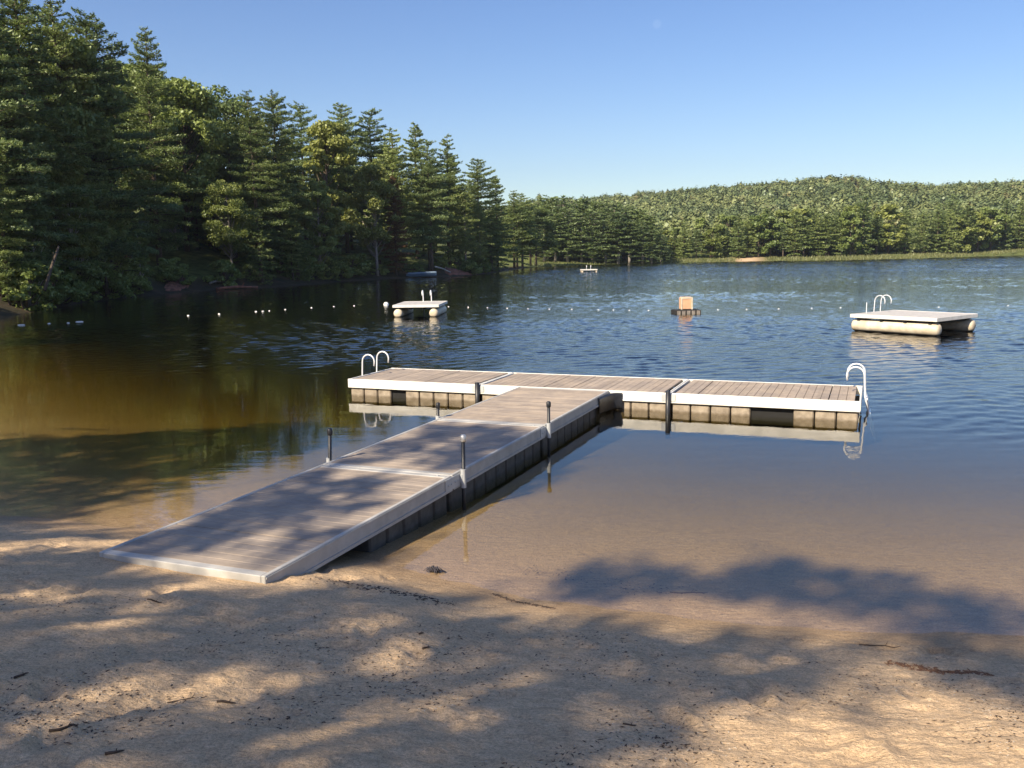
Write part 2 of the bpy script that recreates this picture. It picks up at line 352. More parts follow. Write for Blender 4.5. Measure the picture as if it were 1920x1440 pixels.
nt.links.new(mx.outputs[0], out.inputs['Surface'])
va = nd(nt, 'VolumeAbsorption', i_Density=1.55); va.inputs[0].default_value = (.53, .50, .0, 1); nt.links.new(va.outputs[0], out.inputs['Volume']); M['water'] = m
def lake_body():
    az = np.radians(np.concatenate([np.arange(-180, -37, 2.5), np.arange(-37, 37, .125), np.arange(37, 180, 2.5)])); rr = [3.]
    while rr[-1] < 880:
        r = rr[-1]; rr.append(r * (1.025 if r < 13 else 1.0055 if r < 24 else 1.0036 if r < 60 else 1.0042 if r < 130 else 1.008 if r < 300 else 1.06))
    A, Q = np.meshgrid(az, np.array(rr)); x, y = Q * np.sin(A), Q * np.cos(A); rs = np.random.RandomState(4); z = np.zeros(x.shape); sl = 0.
    for k in range(44):
        lam = .22 * (.70 / .22) ** rs.rand(); th = rs.normal(.35, .75) + math.pi / 2; a = lam ** 1.15 * rs.uniform(.5, 1); kk = 2 * math.pi / lam
        z += a * np.sin(kk * (x * math.cos(th) + y * math.sin(th)) + rs.uniform(0, 6.28)); sl += (a * kk) ** 2 / 2
    z *= .105 / math.sqrt(sl)
    edge = y + .42 * x + 5 * (fbm(x * .3, y * .3, 3) + .5)
    z *= sstep(19, 30, edge) * (1 - sstep(110, 170, Q)) * (.45 + .55 * sstep(-.3, .3, fbm(x * .06 + 3, y * .14, 3))) * sstep(-.5, -4, lake_dist(x, y)) * (np.abs(A) < math.radians(38))
    zf = np.zeros(x.shape); sl = 0.
    for k in range(16):
        lam = rs.uniform(3.5, 8); th = rs.normal(.3, .6) + math.pi / 2; a = lam * rs.uniform(.5, 1); kk = 2 * math.pi / lam
        zf += a * np.sin(kk * (x * math.cos(th) + y * math.sin(th)) + rs.uniform(0, 6.28)); sl += (a * kk) ** 2 / 2
    z = z + zf * .055 / math.sqrt(sl) * sstep(80, 150, Q) * (1 - sstep(330, 420, Q)) * sstep(-1, -8, lake_dist(x, y)) * (np.abs(A) < math.radians(38))
    n, m = Q.shape; V = np.vstack([np.stack([x, y, z], -1).reshape(-1, 3), [[0, 0, 0], [0, 0, -12]], np.stack([x[-1], y[-1], np.full(m, -12.)], -1)])
    i = np.arange(n - 1)[:, None] * m; j = np.arange(m)[None, :]; j2 = (j + 1) % m
    f = np.stack([i + j, i + j2, i + m + j2, i + m + j], -1).reshape(-1, 4); c = n * m; jj = np.arange(m); jn = (jj + 1) % m
    t = np.concatenate([np.stack([np.full(m, c), jj, jn], -1)[:, ::-1], np.stack([np.full(m, c + 1), c + 2 + jj, c + 2 + jn], -1)])
    f = np.concatenate([f, np.stack([(n - 1) * m + jj, (n - 1) * m + jn, c + 2 + jn, c + 2 + jj], -1)])
    return new_mesh('lake_water', V, [f, t], True)
me = lake_body(); me.materials.append(M['water']); w = link_mesh('lake_water', me); w['kind'] = 'structure'
NZ = me.polygons[0].normal.z; print('water normal', NZ)

# ------------------------------------------------------------------ dock materials
def decking(name, axis):
    """grooved composite boards laid across; axis = object axis that crosses the boards"""
    m, nt, out = mat(name); tc = nd(nt, 'TexCoord').outputs['Object']; s = nd(nt, 'SeparateXYZ'); nt.links.new(tc, s.inputs[0])
    a, o = (s.outputs[0], s.outputs[1]) if axis == 0 else (s.outputs[1], s.outputs[0])
    k = mth(nt, 'DIVIDE', a, .14); idx = mth(nt, 'FLOOR', k); wn_ = nd(nt, 'TexWhiteNoise', noise_dimensions='1D'); nt.links.new(idx, wn_.inputs['W'])
    st = nd(nt, 'Mapping'); st.inputs['Scale'].default_value = (12, 1.2, 1) if axis == 0 else (1.2, 12, 1); nt.links.new(tc, st.inputs[0])
    g1 = noise(nt, st.outputs[0], 3, 4, .7); f = mth(nt, 'ADD', mth(nt, 'MULTIPLY', wn_.outputs[0], .28), mth(nt, 'MULTIPLY', g1, .75))
    c = ramp(nt, f, [(.2, (.30, .25, .20)), (.8, (.445, .375, .305))])
    dirt = ramp(nt, noise(nt, tc, 2.2, 4, .7), [(.4, (.78, .78, .8)), (.65, (1.08, 1.05, 1))]); c = mixc(nt, 1., c, dirt, 'MULTIPLY')
    b = nd(nt, 'BsdfPrincipled', i_Roughness=.75); b.inputs['Specular IOR Level'].default_value = .3
    nt.links.new(c, b.inputs['Base Color']); nt.links.new(bump(nt, g1, .4, .004), b.inputs['Normal']); nt.links.new(b.outputs[0], out.inputs[0]); return m
M['deck_v'] = decking('deck_boards_walkway', 1); M['deck_u'] = decking('deck_boards_head', 0)
M['white'] = pbr('weathered_white_rail', (.78, .76, .69), .55, var=.24, scale=2.6, bumpd=.002)
M['shaderail'] = pbr('weathered_shaded_rail', (.44, .43, .40), .6, var=.22, scale=3.5, bumpd=.002)  # the white rail greyed down, walkway side shade put into its colour
M['alu'] = pbr('aluminium_rail', (.50, .52, .53), .5, .25, var=.15, scale=4)
M['black'] = pbr('black_pipe', (.018, .02, .025), .45, var=.4, scale=9)
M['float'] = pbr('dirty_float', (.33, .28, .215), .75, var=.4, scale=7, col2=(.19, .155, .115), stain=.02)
M['shadefloat'] = pbr('shaded_float', (.085, .078, .07), .7, var=.5, scale=7)  # the same floats darkened, shade under the walkway painted into the colour
M['slot'] = pbr('dark_slot', (.012, .012, .012), .9)
M['ladder'] = pbr('ladder_tube', (.78, .80, .82), .35, .1, var=.06, scale=6)
M['pont'] = pbr('cream_pontoon', (.66, .60, .48), .5, var=.3, scale=2.6, col2=(.46, .38, .26), stain=.04)
M['buoy'] = pbr('white_buoy', (.82, .82, .80), .45, var=.1)
M['orange'] = pbr('orange_tan_panel', (.72, .42, .25), .6, var=.2, scale=4)
M['raftdeck'] = pbr('grey_raft_boards', (.50, .48, .45), .7, var=.2, scale=5)
M['steel'] = pbr('galvanised_cap', (.62, .62, .60), .35, .5, var=.2, scale=20)

# ------------------------------------------------------------------ the T-shaped dock: one thing
dock = empty('floating_dock', dk(0, 0, 0), -YAW)
tag(dock, 'long T-shaped floating dock with brown boards and white edges running out from the sand', 'dock')
def section(x0, x1, y0, y1, along, floats=True, strip=.10, side=.045, lab=None, gaps=(), fl0=None, foot=False):
    """one dock section; local frame of the dock: x = to the right along the head, y = away"""
    d = MB(); bw = .14; g = .006
    lo, hi = (y0, y1) if along == 'y' else (x0, x1); lo += strip; hi -= strip; n = max(1, round((hi - lo) / bw)); bw = (hi - lo) / n
    rs = random.Random(int(x0 * 91 + y0 * 17))
    for k in range(n):
        a, b_ = lo + k * bw, lo + (k + 1) * bw - (g + (.012 if rs.random() < .12 else 0)); zz = DZ - .004 + rs.uniform(-.0015, .0015)
        if along == 'y': d.box(x0 + side, x1 - side, a, b_, DZ - .035, zz, .003)
        else: d.box(a, b_, y0 + side, y1 - side, DZ - .035, zz, .003)
    dd = d.build('deck', M['deck_v' if along == 'y' else 'deck_u'], dock)
    if lab: dd['label'] = lab
    fr_ = MB(); H = .17; t = DZ + .002
    if along == 'y':
        fr_.box(x0, x0 + side, y0, y1, DZ - H, t, .006); fr_.box(x1 - side, x1, y0, y1, DZ - H, t, .006)
        fr_.box(x0 + side + .001, x1 - side - .001, y0, y0 + strip, DZ - H + .004, t - .003, .006); fr_.box(x0 + side + .001, x1 - side - .001, y1 - strip, y1, DZ - H + .004, t - .003, .006)
        fr_.box(x0 - .012, x0 + .001, y0 + .01, y1 - .01, DZ - H - .012, DZ - H + .02); fr_.box(x1 - .001, x1 + .012, y0 + .01, y1 - .01, DZ - H - .012, DZ - H + .02)
        fr_.box(x1 - .001, x1 + .008, y0 + .01, y1 - .01, DZ - .028, DZ - .012)
    else:
        fr_.box(x0, x1, y0, y0 + side, DZ - H, t, .006); fr_.box(x0, x1, y1 - side, y1, DZ - H, t, .006)
        st2 = .03
        fr_.box(x0, x0 + st2, y0 + side + .001, y1 - side - .001, DZ - H + .004, t - .003, .006); fr_.box(x1 - st2, x1, y0 + side + .001, y1 - side - .001, DZ - H + .004, t - .003, .006)
        fr_.box(x0 + .01, x1 - .01, y0 - .010, y0 + .001, DZ - H - .010, DZ - H + .016)
    fr_.build('frame', M['white' if along == 'x' else 'shaderail'], dd)
    if floats:
        # hollow plastic floats split by narrow dark slots, with one wider opening
        L0, L1 = (y0, y1) if along == 'y' else (x0, x1)
        L0, L1 = (fl0 or L0) + .03, L1 - .03; n = max(2, round((L1 - L0) / .35)); w_ = (L1 - L0) / n
        fm, sm = MB(), MB()
        for k in range(n):
            if k in gaps: continue
            a, b_ = L0 + k * w_ + .012, L0 + (k + 1) * w_ - .012
            z0, z1 = -.22, DZ - .185 - (.01 if k % 2 else 0)
            if along == 'y': fm.box(x0 + .05, x1 - .05, a, b_, z0, z1, .02)
            else: fm.box(a, b_, y0 + .04, y1 - .04, z0, z1, .02)
        ff = fm.build('float', M['float' if along == 'x' else 'shadefloat'], dd)
        if along == 'y': sm.box(x0 + .10, x1 - .10, L0 + .02, L1 - .02, -.15, DZ - .176)
        else: sm.box(L0 + .02, L1 - .02, y0 + .10, y1 - .10, -.15, DZ - .176)
        sm.build('float_core', M['slot'], dd)
    else:
        sm = MB()
        for k in range(1, 6):
            yy = y0 + (y1 - y0) * k / 6; sm.box(x0 + side, x1 - side, yy - .03, yy + .03, DZ - .16, DZ - .037)
        sm.build('joist', M['alu'], dd)
    return dd
HW = .915
U0, U1, U2, U3 = -4.86, -1.81, 2.05, 5.37; VB = 1.90; V1, V2, V3 = -3.59, -6.84, -10.40
section(U0, U1 - .008, 0, VB, 'x', lab='left end boards of the dock head', gaps=(3,))
section(U1 + .008, U2 - .008, 0, VB, 'x', lab='middle boards of the dock head')
section(U2 + .008, U3, 0, VB, 'x', lab='right end boards of the dock head with dark seams', gaps=(4, 5))
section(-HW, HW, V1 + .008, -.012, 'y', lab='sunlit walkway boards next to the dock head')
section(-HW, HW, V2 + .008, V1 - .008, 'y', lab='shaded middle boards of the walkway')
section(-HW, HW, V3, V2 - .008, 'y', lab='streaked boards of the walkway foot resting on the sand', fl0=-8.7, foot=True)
# corner plates and bolts
for vv in (V1, V2):
    for sx_ in (-1, 1):
        pm = MB()
        x = sx_ * HW; pm.box(min(x, x + sx_ * .014), max(x, x + sx_ * .014), vv - .20, vv + .20, DZ - .165, DZ - .015, .003)
        for dy in (-.13, -.05, .05, .13): pm.tube([(x + sx_ * .012, vv + dy, DZ - .09), (x + sx_ * .026, vv + dy, DZ - .09)], .012, 6)
        pm.tube([(sx_ * (HW - .16), vv - .06, DZ), (sx_ * (HW - .16), vv - .06, DZ + .008)], .014, 8)
        pm.build('joint_plate', M['alu'], dock)
# black rubber corner where the walkway meets the head
cb = MB(); path = [(HW + .016, -.75), (HW + .018, -.40), (HW + .035, -.22), (HW + .075, -.11), (HW + .14, -.045), (HW + .26, -.016)]
V = []
for q_, (x, y) in enumerate(path):
    a_ = math.pi / 2 * q_ / (len(path) - 1); nx, ny = math.cos(a_) * .06, -math.sin(a_) * .06; tk = [.3, .8, 1, 1, .8, .3][q_]
    for (z_, w_) in ((-.03, 0), (-.03, .8), (-.06, 1), (-.30, 1), (-.34, .7), (-.34, 0)): V.append((x + nx * w_ * tk, y + ny * w_ * tk, DZ + z_))
cb.add(V, [(a * 6 + b, (a + 1) * 6 + b, (a + 1) * 6 + b + 1, a * 6 + b + 1) for a in range(5) for b in range(5)])
cb.build('corner_bumper', M['black'], dock, True)
def post(x, y, top, capmat, lean=(0, 0), sleeve=True, lab=None):
    p = MB(); p.tube([(x - lean[0], y - lean[1], -.42), (x, y, 0), (x + lean[0], y + lean[1], top)], .024, 12)
    o = p.build('post', M['black'], dock, True)
    if lab: o['label'] = lab
    c = MB(); c.tube([(x + lean[0] * .93, y + lean[1] * .93, top - .085), (x + lean[0] * .96, y + lean[1] * .96, top - .07), (x + lean[0], y + lean[1], top - .01), (x + lean[0], y + lean[1], top + .006)], [.028, .036, .036, .02], 12)
    c.build('cap', capmat, o, True)
    if sleeve:
        s = MB(); s.tube([(x, y, DZ - .20), (x, y, DZ + .03)], .034, 12); s.box(min(x, x - math.copysign(.07, x)), max(x, x - math.copysign(.07, x)), y - .04, y + .04, DZ - .14, DZ - .03)
        s.build('sleeve', M['alu'], o)
post(HW + .045, V2 + .22, DZ + .45, M['steel'], (.0, .02), lab='nearest post with a bright metal cap')
post(HW + .045, V1 + .06, DZ + .36, M['black'])
post(-HW - .045, V2 + .22, DZ + .42, M['black'], (.035, .0), lab='leaning black post on the left edge')
post(-HW - .045, V1 + .10, DZ + .24, M['black'], (.01, 0))
def stub(x):
    p = MB(); p.tube([(x, -.045, -.5), (x, -.045, DZ + .05)], .045, 12); o = p.build('post', M['black'], dock, True)
    s = MB(); s.box(x - .13, x + .13, -.014, -.0, DZ - .15, DZ - .02, .003); s.build('bracket', M['alu'], o)
stub(U1); stub(U2)
def ladder(parent, base, out, across, rise=.45, drop=1.0, hook=.30, name='ladder', r=.016, gap=.46, slope=.22):
    """two hooked rails with treads; base on the deck edge, out = outward, across = along the edge"""
    base, out, across = np.array(base, float), np.array(out, float), np.array(across, float); Z = np.array([0, 0, 1.])
    objs = None
    for s in (-.5, .5):
        b0 = base + across * gap * s; pts = [b0 + out * (.05 + slope * 1.0) - Z * drop, b0 + out * .05 - Z * .05, b0 + out * .03 + Z * (rise - hook / 2)]
        for k in range(1, 9):
            t = math.pi * k / 8; pts.append(b0 + out * .03 - out * (hook / 2) * (1 - math.cos(t)) + Z * (rise - hook / 2 + hook / 2 * math.sin(t)))
        pts.append(pts[-1] - Z * .10 + out * .012); mb = MB(); mb.tube(pts, r, 10)
        if objs is None:
            objs = mb.build(name, M['ladder'], parent, True)
            rest = MB()
            for k in range(4):
                q = .12 + k * .26; c = base + out * (.05 + slope * q / drop) - Z * q
                rest.tube([c - across * gap / 2, c + across * gap / 2], .028, 8)
        else: rest.tube(pts, r, 10)
    rest.build('rail_and_rung', M['ladder'], objs, True)
    return objs
l1 = ladder(dock, (U0, .98, DZ), (-1, 0, 0), (0, 1, 0), gap=.62); l1['label'] = 'pair of hooked white handrails on the left end'
l2 = ladder(dock, (U3, 1.25, DZ), (1, 0, 0), (0, 1, 0), gap=.5, hook=.30, rise=.47); l2['label'] = 'hooked white ladder hanging off the right end'

# ------------------------------------------------------------------ swim rafts
def raft(name, origin, ux, uy, L, W_, deckz, pr, along_x=True, npont=2):
    """local x = ux edge of length L, local y = away edge of length W_"""
    a = math.atan2(ux[1], ux[0]); r = empty(name, (origin[0], origin[1], 0), a)
    d = MB(); n = round(L / .14)
    for k in range(n): d.box(L * k / n, L * (k + 1) / n - .008, .02, W_ - .02, deckz - .05, deckz, .003)
    dd = d.build('deck', M['raftdeck'], r)
    f = MB(); f.box(-.03, L + .03, -.02, .019, deckz - .115, deckz + .008, .005); f.box(-.03, L + .03, W_ - .019, W_ + .02, deckz - .115, deckz + .008, .005)
    f.box(-.03, -.001, .02, W_ - .02, deckz - .115, deckz + .006); f.box(L + .001, L + .03, .02, W_ - .02, deckz - .115, deckz + .006)
    f.build('frame', M['white'], dd)
    us = MB(); us.box(.1, L - .1, .1, W_ - .1, deckz - .15, deckz - .052); [us.box(L * q_ - .05, L * q_ + .05, .06, W_ - .06, deckz - .22, deckz - .151) for q_ in (.08, .36, .64, .92)]; us.build('underside', M['slot'], dd)
    for k in range(npont):
        p = MB(); q = pr
        zc = deckz - .18 - pr
        if along_x:
            yy = q if k == 0 else W_ - q; pts = [(-.04, yy, zc), (0, yy, zc), (.06, yy, zc), (L - .06, yy, zc), (L, yy, zc), (L + .04, yy, zc)]
        else:
            xx = q if k == 0 else L - q; pts = [(xx, -.04, zc), (xx, 0, zc), (xx, .06, zc), (xx, W_ - .06, zc), (xx, W_, zc), (xx, W_ + .04, zc)]
        p.tube(pts, [pr * .55, pr * .85, pr, pr, pr * .85, pr * .55], 20); p.build('pontoon', M['pont'], r, True)
    return r
A = at(1596, 589, .6)[:2]; B = at(1755.6, 597, .6)[:2]; ux = (B - A) / np.linalg.norm(B - A); Lr = float(np.linalg.norm(B - A))
rr_ = raft('swim_raft', A, ux, None, Lr, 2.75, .60, .215); tag(rr_, 'large right-hand swim raft on a long cream pontoon with arched ladder rails', 'raft')
ladder(rr_, (-.0, 1.75, .60), (-1, 0, 0), (0, 1, 0), rise=.60, hook=.40, gap=.42)
pl = MB(); pl.tube([(.1, .8, .60), (.1, .8, .98)], .014, 8); pl.build('marker_rod', M['ladder'], rr_)
A = at(737, 572.5, .56)[:2]; ux = np.array([.998, -.06])
r2 = raft('swim_raft', A, ux, None, 2.15, 3.2, .56, .22, along_x=False); tag(r2, 'smaller left-hand swim raft standing on two round pontoon ends with two white uprights', 'raft')
ladder(r2, (1.15, 3.2, .56), (0, 1, 0), (1, 0, 0), rise=.55, hook=.3, gap=.42, r=.028)
A = at(1091, 510)[:2]
r3 = raft('swim_raft', A, (1, .05), None, 2.2, 1.8, .34, .12, along_x=False); tag(r3, 'tiny white raft far out near the wooded point', 'raft')
ladder(r3, (1.2, 1.8, .34), (0, 1, 0), (1, 0, 0), rise=.55, hook=.3, gap=.6, r=.03)
# orange-tan box on a dark float
P0 = at(1286, 587); bx = empty('marker_float', (P0[0], P0[1], 0), .1)
mb = MB(); mb.box(-.60, .60, -.45, .45, -.15, .17, .03); mb.build('float_base', M['slot'], bx)
mb = MB()
for k in range(5): mb.box(-.56 + k * .235, -.40 + k * .235, -.48, -.452, -.05, .14)
mb.build('slat', M['greybark'], bx)
mb = MB(); mb.box(-.29, .25, -.20, .18, .171, .76, .04); bo = mb.build('box_body', M['orange'], bx)
mb = MB()
for x in (-.29, .21): mb.box(x - .012, x + .052, -.222, -.201, .18, .75)
mb.box(-.235, .19, -.217, -.201, .68, .75); mb.build('edge_trim', M['pont'], bo)
tag(bx, 'orange tan box standing on a dark slatted float between the two big rafts', 'float')

# swim-line floats
BU = [(40, 610, 1), (92, 607, 0), (128, 606, 0), (149, 604, 1), (353, 592, 0), (411, 589, 0), (480, 584.5, 0), (493, 584, 0), (505, 583, 0), (535, 580.5, 0), (584, 577, 0),
      (626, 575, 0), (664, 573.5, 0), (841, 575, 0), (878, 576, 0), (914, 577, 0), (951, 578, 0), (990, 579, 0), (1030, 579.5, 0), (1072, 580, 0), (1122, 581, 0), (1150, 581.5, 0),
      (1180, 582, 0), (1216, 582, 0), (1346, 581, 0), (1400, 580, 0), (1460, 579, 0), (1522, 578, 0), (1576, 577, 0), (1760, 576, 0), (1890, 573, 0)]
ordn = ['first', 'second', 'third', 'fourth', 'fifth', 'sixth', 'seventh', 'eighth', 'ninth', 'tenth', 'eleventh', 'twelfth', 'thirteenth']
fb = MB(); fb.tube([(-.13, 0, .01), (-.115, 0, .01), (-.06, 0, .01), (.06, 0, .01), (.115, 0, .01), (.13, 0, .01)], [.015, .045, .07, .07, .045, .015], 12)
fbig = MB(); fbig.tube([(-.34, 0, .02), (-.3, 0, .02), (-.2, 0, .02), (.2, 0, .02), (.3, 0, .02), (.34, 0, .02)], [.02, .06, .08, .08, .06, .02], 12)
first = {}; line = []
left = [b for b in BU if b[0] < 700]; mid = [b for b in BU if 700 < b[0] < 1285]; right = [b for b in BU if b[0] > 1285]
for grp, txt in ((left, 'white swim-rope float counted from the left edge, left of the left raft'), (mid, 'white swim-rope float right of the left raft, before the orange box'), (right, 'white swim-rope float to the right of the orange box')):
    for k, (px, py, big) in enumerate(grp):
        p = at(px, py); line.append(p)
        if big not in first: first[big] = (fbig if big else fb).build('rope_float', M['buoy'], None, True); o = first[big]
        else: o = first[big].copy(); C.objects.link(o)
        o.location = (p[0], p[1], 0); o.rotation_euler = (0, 0, random.Random(k + px).uniform(-.5, .5)); s = .5 if py > 583 else .4 if px < 700 else .32
        o.scale = (s, s, s)
        tag(o, ordn[k] + (' long ' if big else ' small ') + txt, 'float', 'white floats on the swim rope')
P0 = at(724, 571); mb = MB(); n = 9
mb.tube([(0, 0, -.17 + .32 * (1 - math.cos(math.pi * k / n)) / 2) for k in range(n + 1)], [max(.01, .16 * math.sin(math.pi * k / n)) for k in range(n + 1)], 16)
o = mb.build('buoy', M['buoy'], None, True, loc=(P0[0], P0[1], 0)); tag(o, 'round white ball buoy floating just left of the left raft', 'buoy')
line.append(P0); line = sorted(line, key=lambda p: p[0]); mb = MB(); mb.tube([(p[0], p[1], -.07) for p in line], .006, 5)
M['rope'] = pbr('wet_rope', (.10, .10, .09), .8); o = mb.build('swim_rope', M['rope']); tag(o, 'thin swim rope lying along the water between the white floats', 'rope')

# ------------------------------------------------------------------ tree prototypes
def cards(pos, nrm_bias, size, asp, rs, droop=0., flat=.5):
    """leaf-shaped quads (pointed) at pos; returns verts, quads"""
    n = len(pos); d = rs.normal(size=(n, 3)) + nrm_bias; d[:, 2] *= flat; d /= np.linalg.norm(d, axis=1)[:, None]
    w = rs.normal(size=(n, 3)); w -= d * (w * d).sum(1)[:, None]; w /= np.linalg.norm(w, axis=1)[:, None]
    s = size * rs.uniform(.6, 1.35, n)[:, None]; d[:, 2] -= droop
    v = np.stack([pos - d * s * .5, pos + w * s * asp * .5, pos + d * s * .5, pos - w * s * asp * .5], 1).reshape(-1, 3)
    return v, np.arange(4 * n).reshape(-1, 4)
def cards_n(pos, nrm, size, asp, rs, jit=.5):
    """leaf cards whose faces look outward from their clump"""
    n = len(pos); N = nrm / (np.linalg.norm(nrm, axis=1)[:, None] + 1e-9) + rs.normal(0, jit, (n, 3)); N /= np.linalg.norm(N, axis=1)[:, None]
    d = rs.normal(size=(n, 3)); d -= N * (d * N).sum(1)[:, None]; d /= np.linalg.norm(d, axis=1)[:, None]; w = np.cross(N, d); s = size * rs.uniform(.6, 1.35, n)[:, None]
    return np.stack([pos - d * s * .5, pos + w * s * asp * .5, pos + d * s * .5, pos - w * s * asp * .5], 1).reshape(-1, 3), np.arange(4 * n).reshape(-1, 4)
class Tree: pass
def pine_proto(seed, H=20., Rc=3.6, base=.18, ncard=9000, size=.34, irregular=.3, top_round=.0, whorl=.80, dens=1.):
    rs = np.random.RandomState(seed); tb = MB(); lean = rs.uniform(-.3, .3, 2)
    zz = np.linspace(0, H, 9); px = lean[0] * (zz / H) ** 2 + .08 * np.sin(zz); py = lean[1] * (zz / H) ** 2
    tb.tube(np.stack([px, py, zz - .3], 1), .26 * (1 - zz / H) ** .8 + .02, 8)
    P, Dv = [], []; z = H * base; brs = []
    while z < H - .15:
        t = (z / H - base) / (1 - base); prof = (1 - t) ** (.68 - .30 * top_round) * min(1, .6 + t * 2.2)
        nb = rs.randint(4, 7); a0 = rs.uniform(0, 6.28)
        for k in range(nb):
            if rs.rand() > dens: continue
            L = Rc * prof * rs.uniform(1 - irregular, 1 + irregular * .8) + .25
            brs.append((z + rs.uniform(-.32, .32), a0 + 6.283 * k / nb + rs.uniform(-.35, .35), L, t))
        z += whorl * rs.uniform(.7, 1.4) * (1.1 - .55 * t)
    tot = sum(b[2] ** 1.5 for b in brs)
    for (z, a, L, t) in brs:
        n = max(8, int(ncard * L ** 1.5 / tot)); u = rs.rand(n) ** .65; ca, sa = math.cos(a), math.sin(a)
        rise = (.34 * t - .05 + rs.normal(0, .12)) * L; sag = -.16 * L * (1 - t)
        zc = z + rise * u + sag * u * u + .14 * L * np.maximum(u - .6, 0); wd = .30 * L * np.sin(np.clip(u, 0, 1) * math.pi * .80 + .35)
        lat = rs.uniform(-1, 1, n) * wd; x0 = np.interp(z, zz, px); y0 = np.interp(z, zz, py)
        rad = u * L - np.abs(lat) * .35
        P.append(np.stack([x0 + ca * rad - sa * lat, y0 + sa * rad + ca * lat, zc + rs.normal(0, .05 + .014 * L, n) + .05], 1))
        Dv.append(np.tile([ca * 1.1, sa * 1.1, .55], (n, 1)))
        pts = [(x0 + ca * L * q, y0 + sa * L * q, z + rise * q + sag * q * q) for q in (0, .45, .9)]
        tb.tube(pts, [.05 * min(1, L / 3) + .012, .03, .008], 4, False)
    P = np.concatenate(P); Dv = np.concatenate(Dv); v, q = cards(P, Dv, size, .34, rs, flat=.8)
    T = Tree(); T.crown = new_mesh('crown', v, q); T.trunk = new_mesh('trunk', np.concatenate(tb.v), [np.concatenate(x) for x in (tb.q, tb.t) if x], True); T.H = H; T.R = Rc
    return T
def leafy_proto(seed, H=14., Rc=3.6, base=.25, ncard=8000, size=.30, nclump=46, asp=.75, shape=1.):
    rs = np.random.RandomState(seed); tb = MB(); zz = np.linspace(0, H * .85, 8); lx, ly = rs.uniform(-.6, .6, 2)
    px, py = lx * (zz / H) ** 1.5, ly * (zz / H) ** 1.5; tb.tube(np.stack([px, py, zz - .3], 1), .20 * (1 - zz / H) + .02, 8)
    P, Dv = [], []
    for k in range(nclump):
        t = rs.rand() ** .85; a = rs.uniform(0, 6.28); z = H * (base + (1 - base) * t * .93); prof = math.sin(math.pi * min(1, .16 + .80 * t ** shape)) ** .7
        r = Rc * prof * math.sqrt(rs.uniform(.1, 1)) * .85; c = np.array([lx * t + r * math.cos(a), ly * t + r * math.sin(a), z]); cr_ = rs.uniform(.5, 1.05) * Rc * .28
        n = int(ncard / nclump * (cr_ / (Rc * .22)) ** 2); d = rs.normal(size=(n, 3)); d /= np.linalg.norm(d, axis=1)[:, None]
        P.append(c + d * cr_ * rs.uniform(.55, 1.1, n)[:, None] * np.array([1.15, 1.15, .72])); Dv.append(d * .4)
        z0 = max(H * base * .6, z - r * .9 - 1.); tb.tube([(np.interp(z0, zz, px), np.interp(z0, zz, py), z0), (c + [0, 0, -.5 * cr_]) * .5 + np.array([0, 0, z0]) * .5 + [0, 0, -.1], c], [.06, .04, .012], 4, False)
    P = np.concatenate(P); Dv = np.concatenate(Dv); v, q = cards_n(P, Dv, size, asp, rs, .85)
    T = Tree(); T.crown = new_mesh('crown', v, q); T.trunk = new_mesh('trunk', np.concatenate(tb.v), [np.concatenate(x) for x in (tb.q, tb.t) if x], True); T.H = H; T.R = Rc
    return T
NEAR = [pine_proto(11, 22, 4.2, .12, 42000, .22), pine_proto(12, 22, 3.6, .10, 36000, .22, .4), pine_proto(13, 20, 4.8, .15, 42000, .23, .35, .3)]
PINES = [pine_proto(s, 20, rc, ba, 20000, .32, ir, tr_) for s, rc, ba, ir, tr_ in ((1, 4.2, .10, .3, 0), (2, 3.3, .14, .35, .1), (3, 5.0, .22, .4, .5), (4, 3.8, .08, .3, .2), (5, 4.4, .25, .45, .6))]
YOUNG = [pine_proto(s, 9, 2.1, .02, 6500, .26, .25, 0, .45) for s in (21, 22)]
FARP = [pine_proto(s, 13, rc, ba, 4200, .52, .35, tr_, .75) for s, rc, ba, tr_ in ((31, 3.4, .10, .3), (32, 2.9, .30, .6), (33, 3.8, .16, .5), (34, 2.4, .05, 0))]
LEAFY = [leafy_proto(s, 14, rc, ba, 17000, .25) for s, rc, ba in ((41, 3.8, .25), (42, 3.0, .2), (43, 4.3, .3))]
FARL = [leafy_proto(s, 11, rc, ba, 3000, .55, 30) for s, rc, ba in ((51, 3.6, .12), (52, 3.0, .08))]
BUSH = [leafy_proto(s, 2.4, 1.7, .0, 2600, .20, 22) for s in (61, 62, 63)]

_var = {}
def variant(T, fol, brk):
    k = (id(T), fol, brk)
    if k not in _var:
        c, t = T.crown.copy(), T.trunk.copy(); c.materials.append(M[fol]); t.materials.append(M[brk]); _var[k] = (c, t)
    return _var[k]
def plant(T, x, y, H, label, fol='pine', brk='bark', name='pine_tree', cat='tree', group=None, z=None, wide=1., rz=None, tilt=0., sink=.1):
    c, t = variant(T, fol, brk); z = gz(x, y) if z is None else z; s = H / T.H
    r = empty(name, (x, y, z - sink), RND.uniform(0, 6.28) if rz is None else rz); r.scale = (s * wide, s * wide, s)
    if tilt: r.rotation_euler = (tilt * .6, tilt, r.rotation_euler[2])
    link_mesh('trunk', t, r); link_mesh('crown', c, r); tag(r, label, cat, group); return r
RND = random.Random(99)

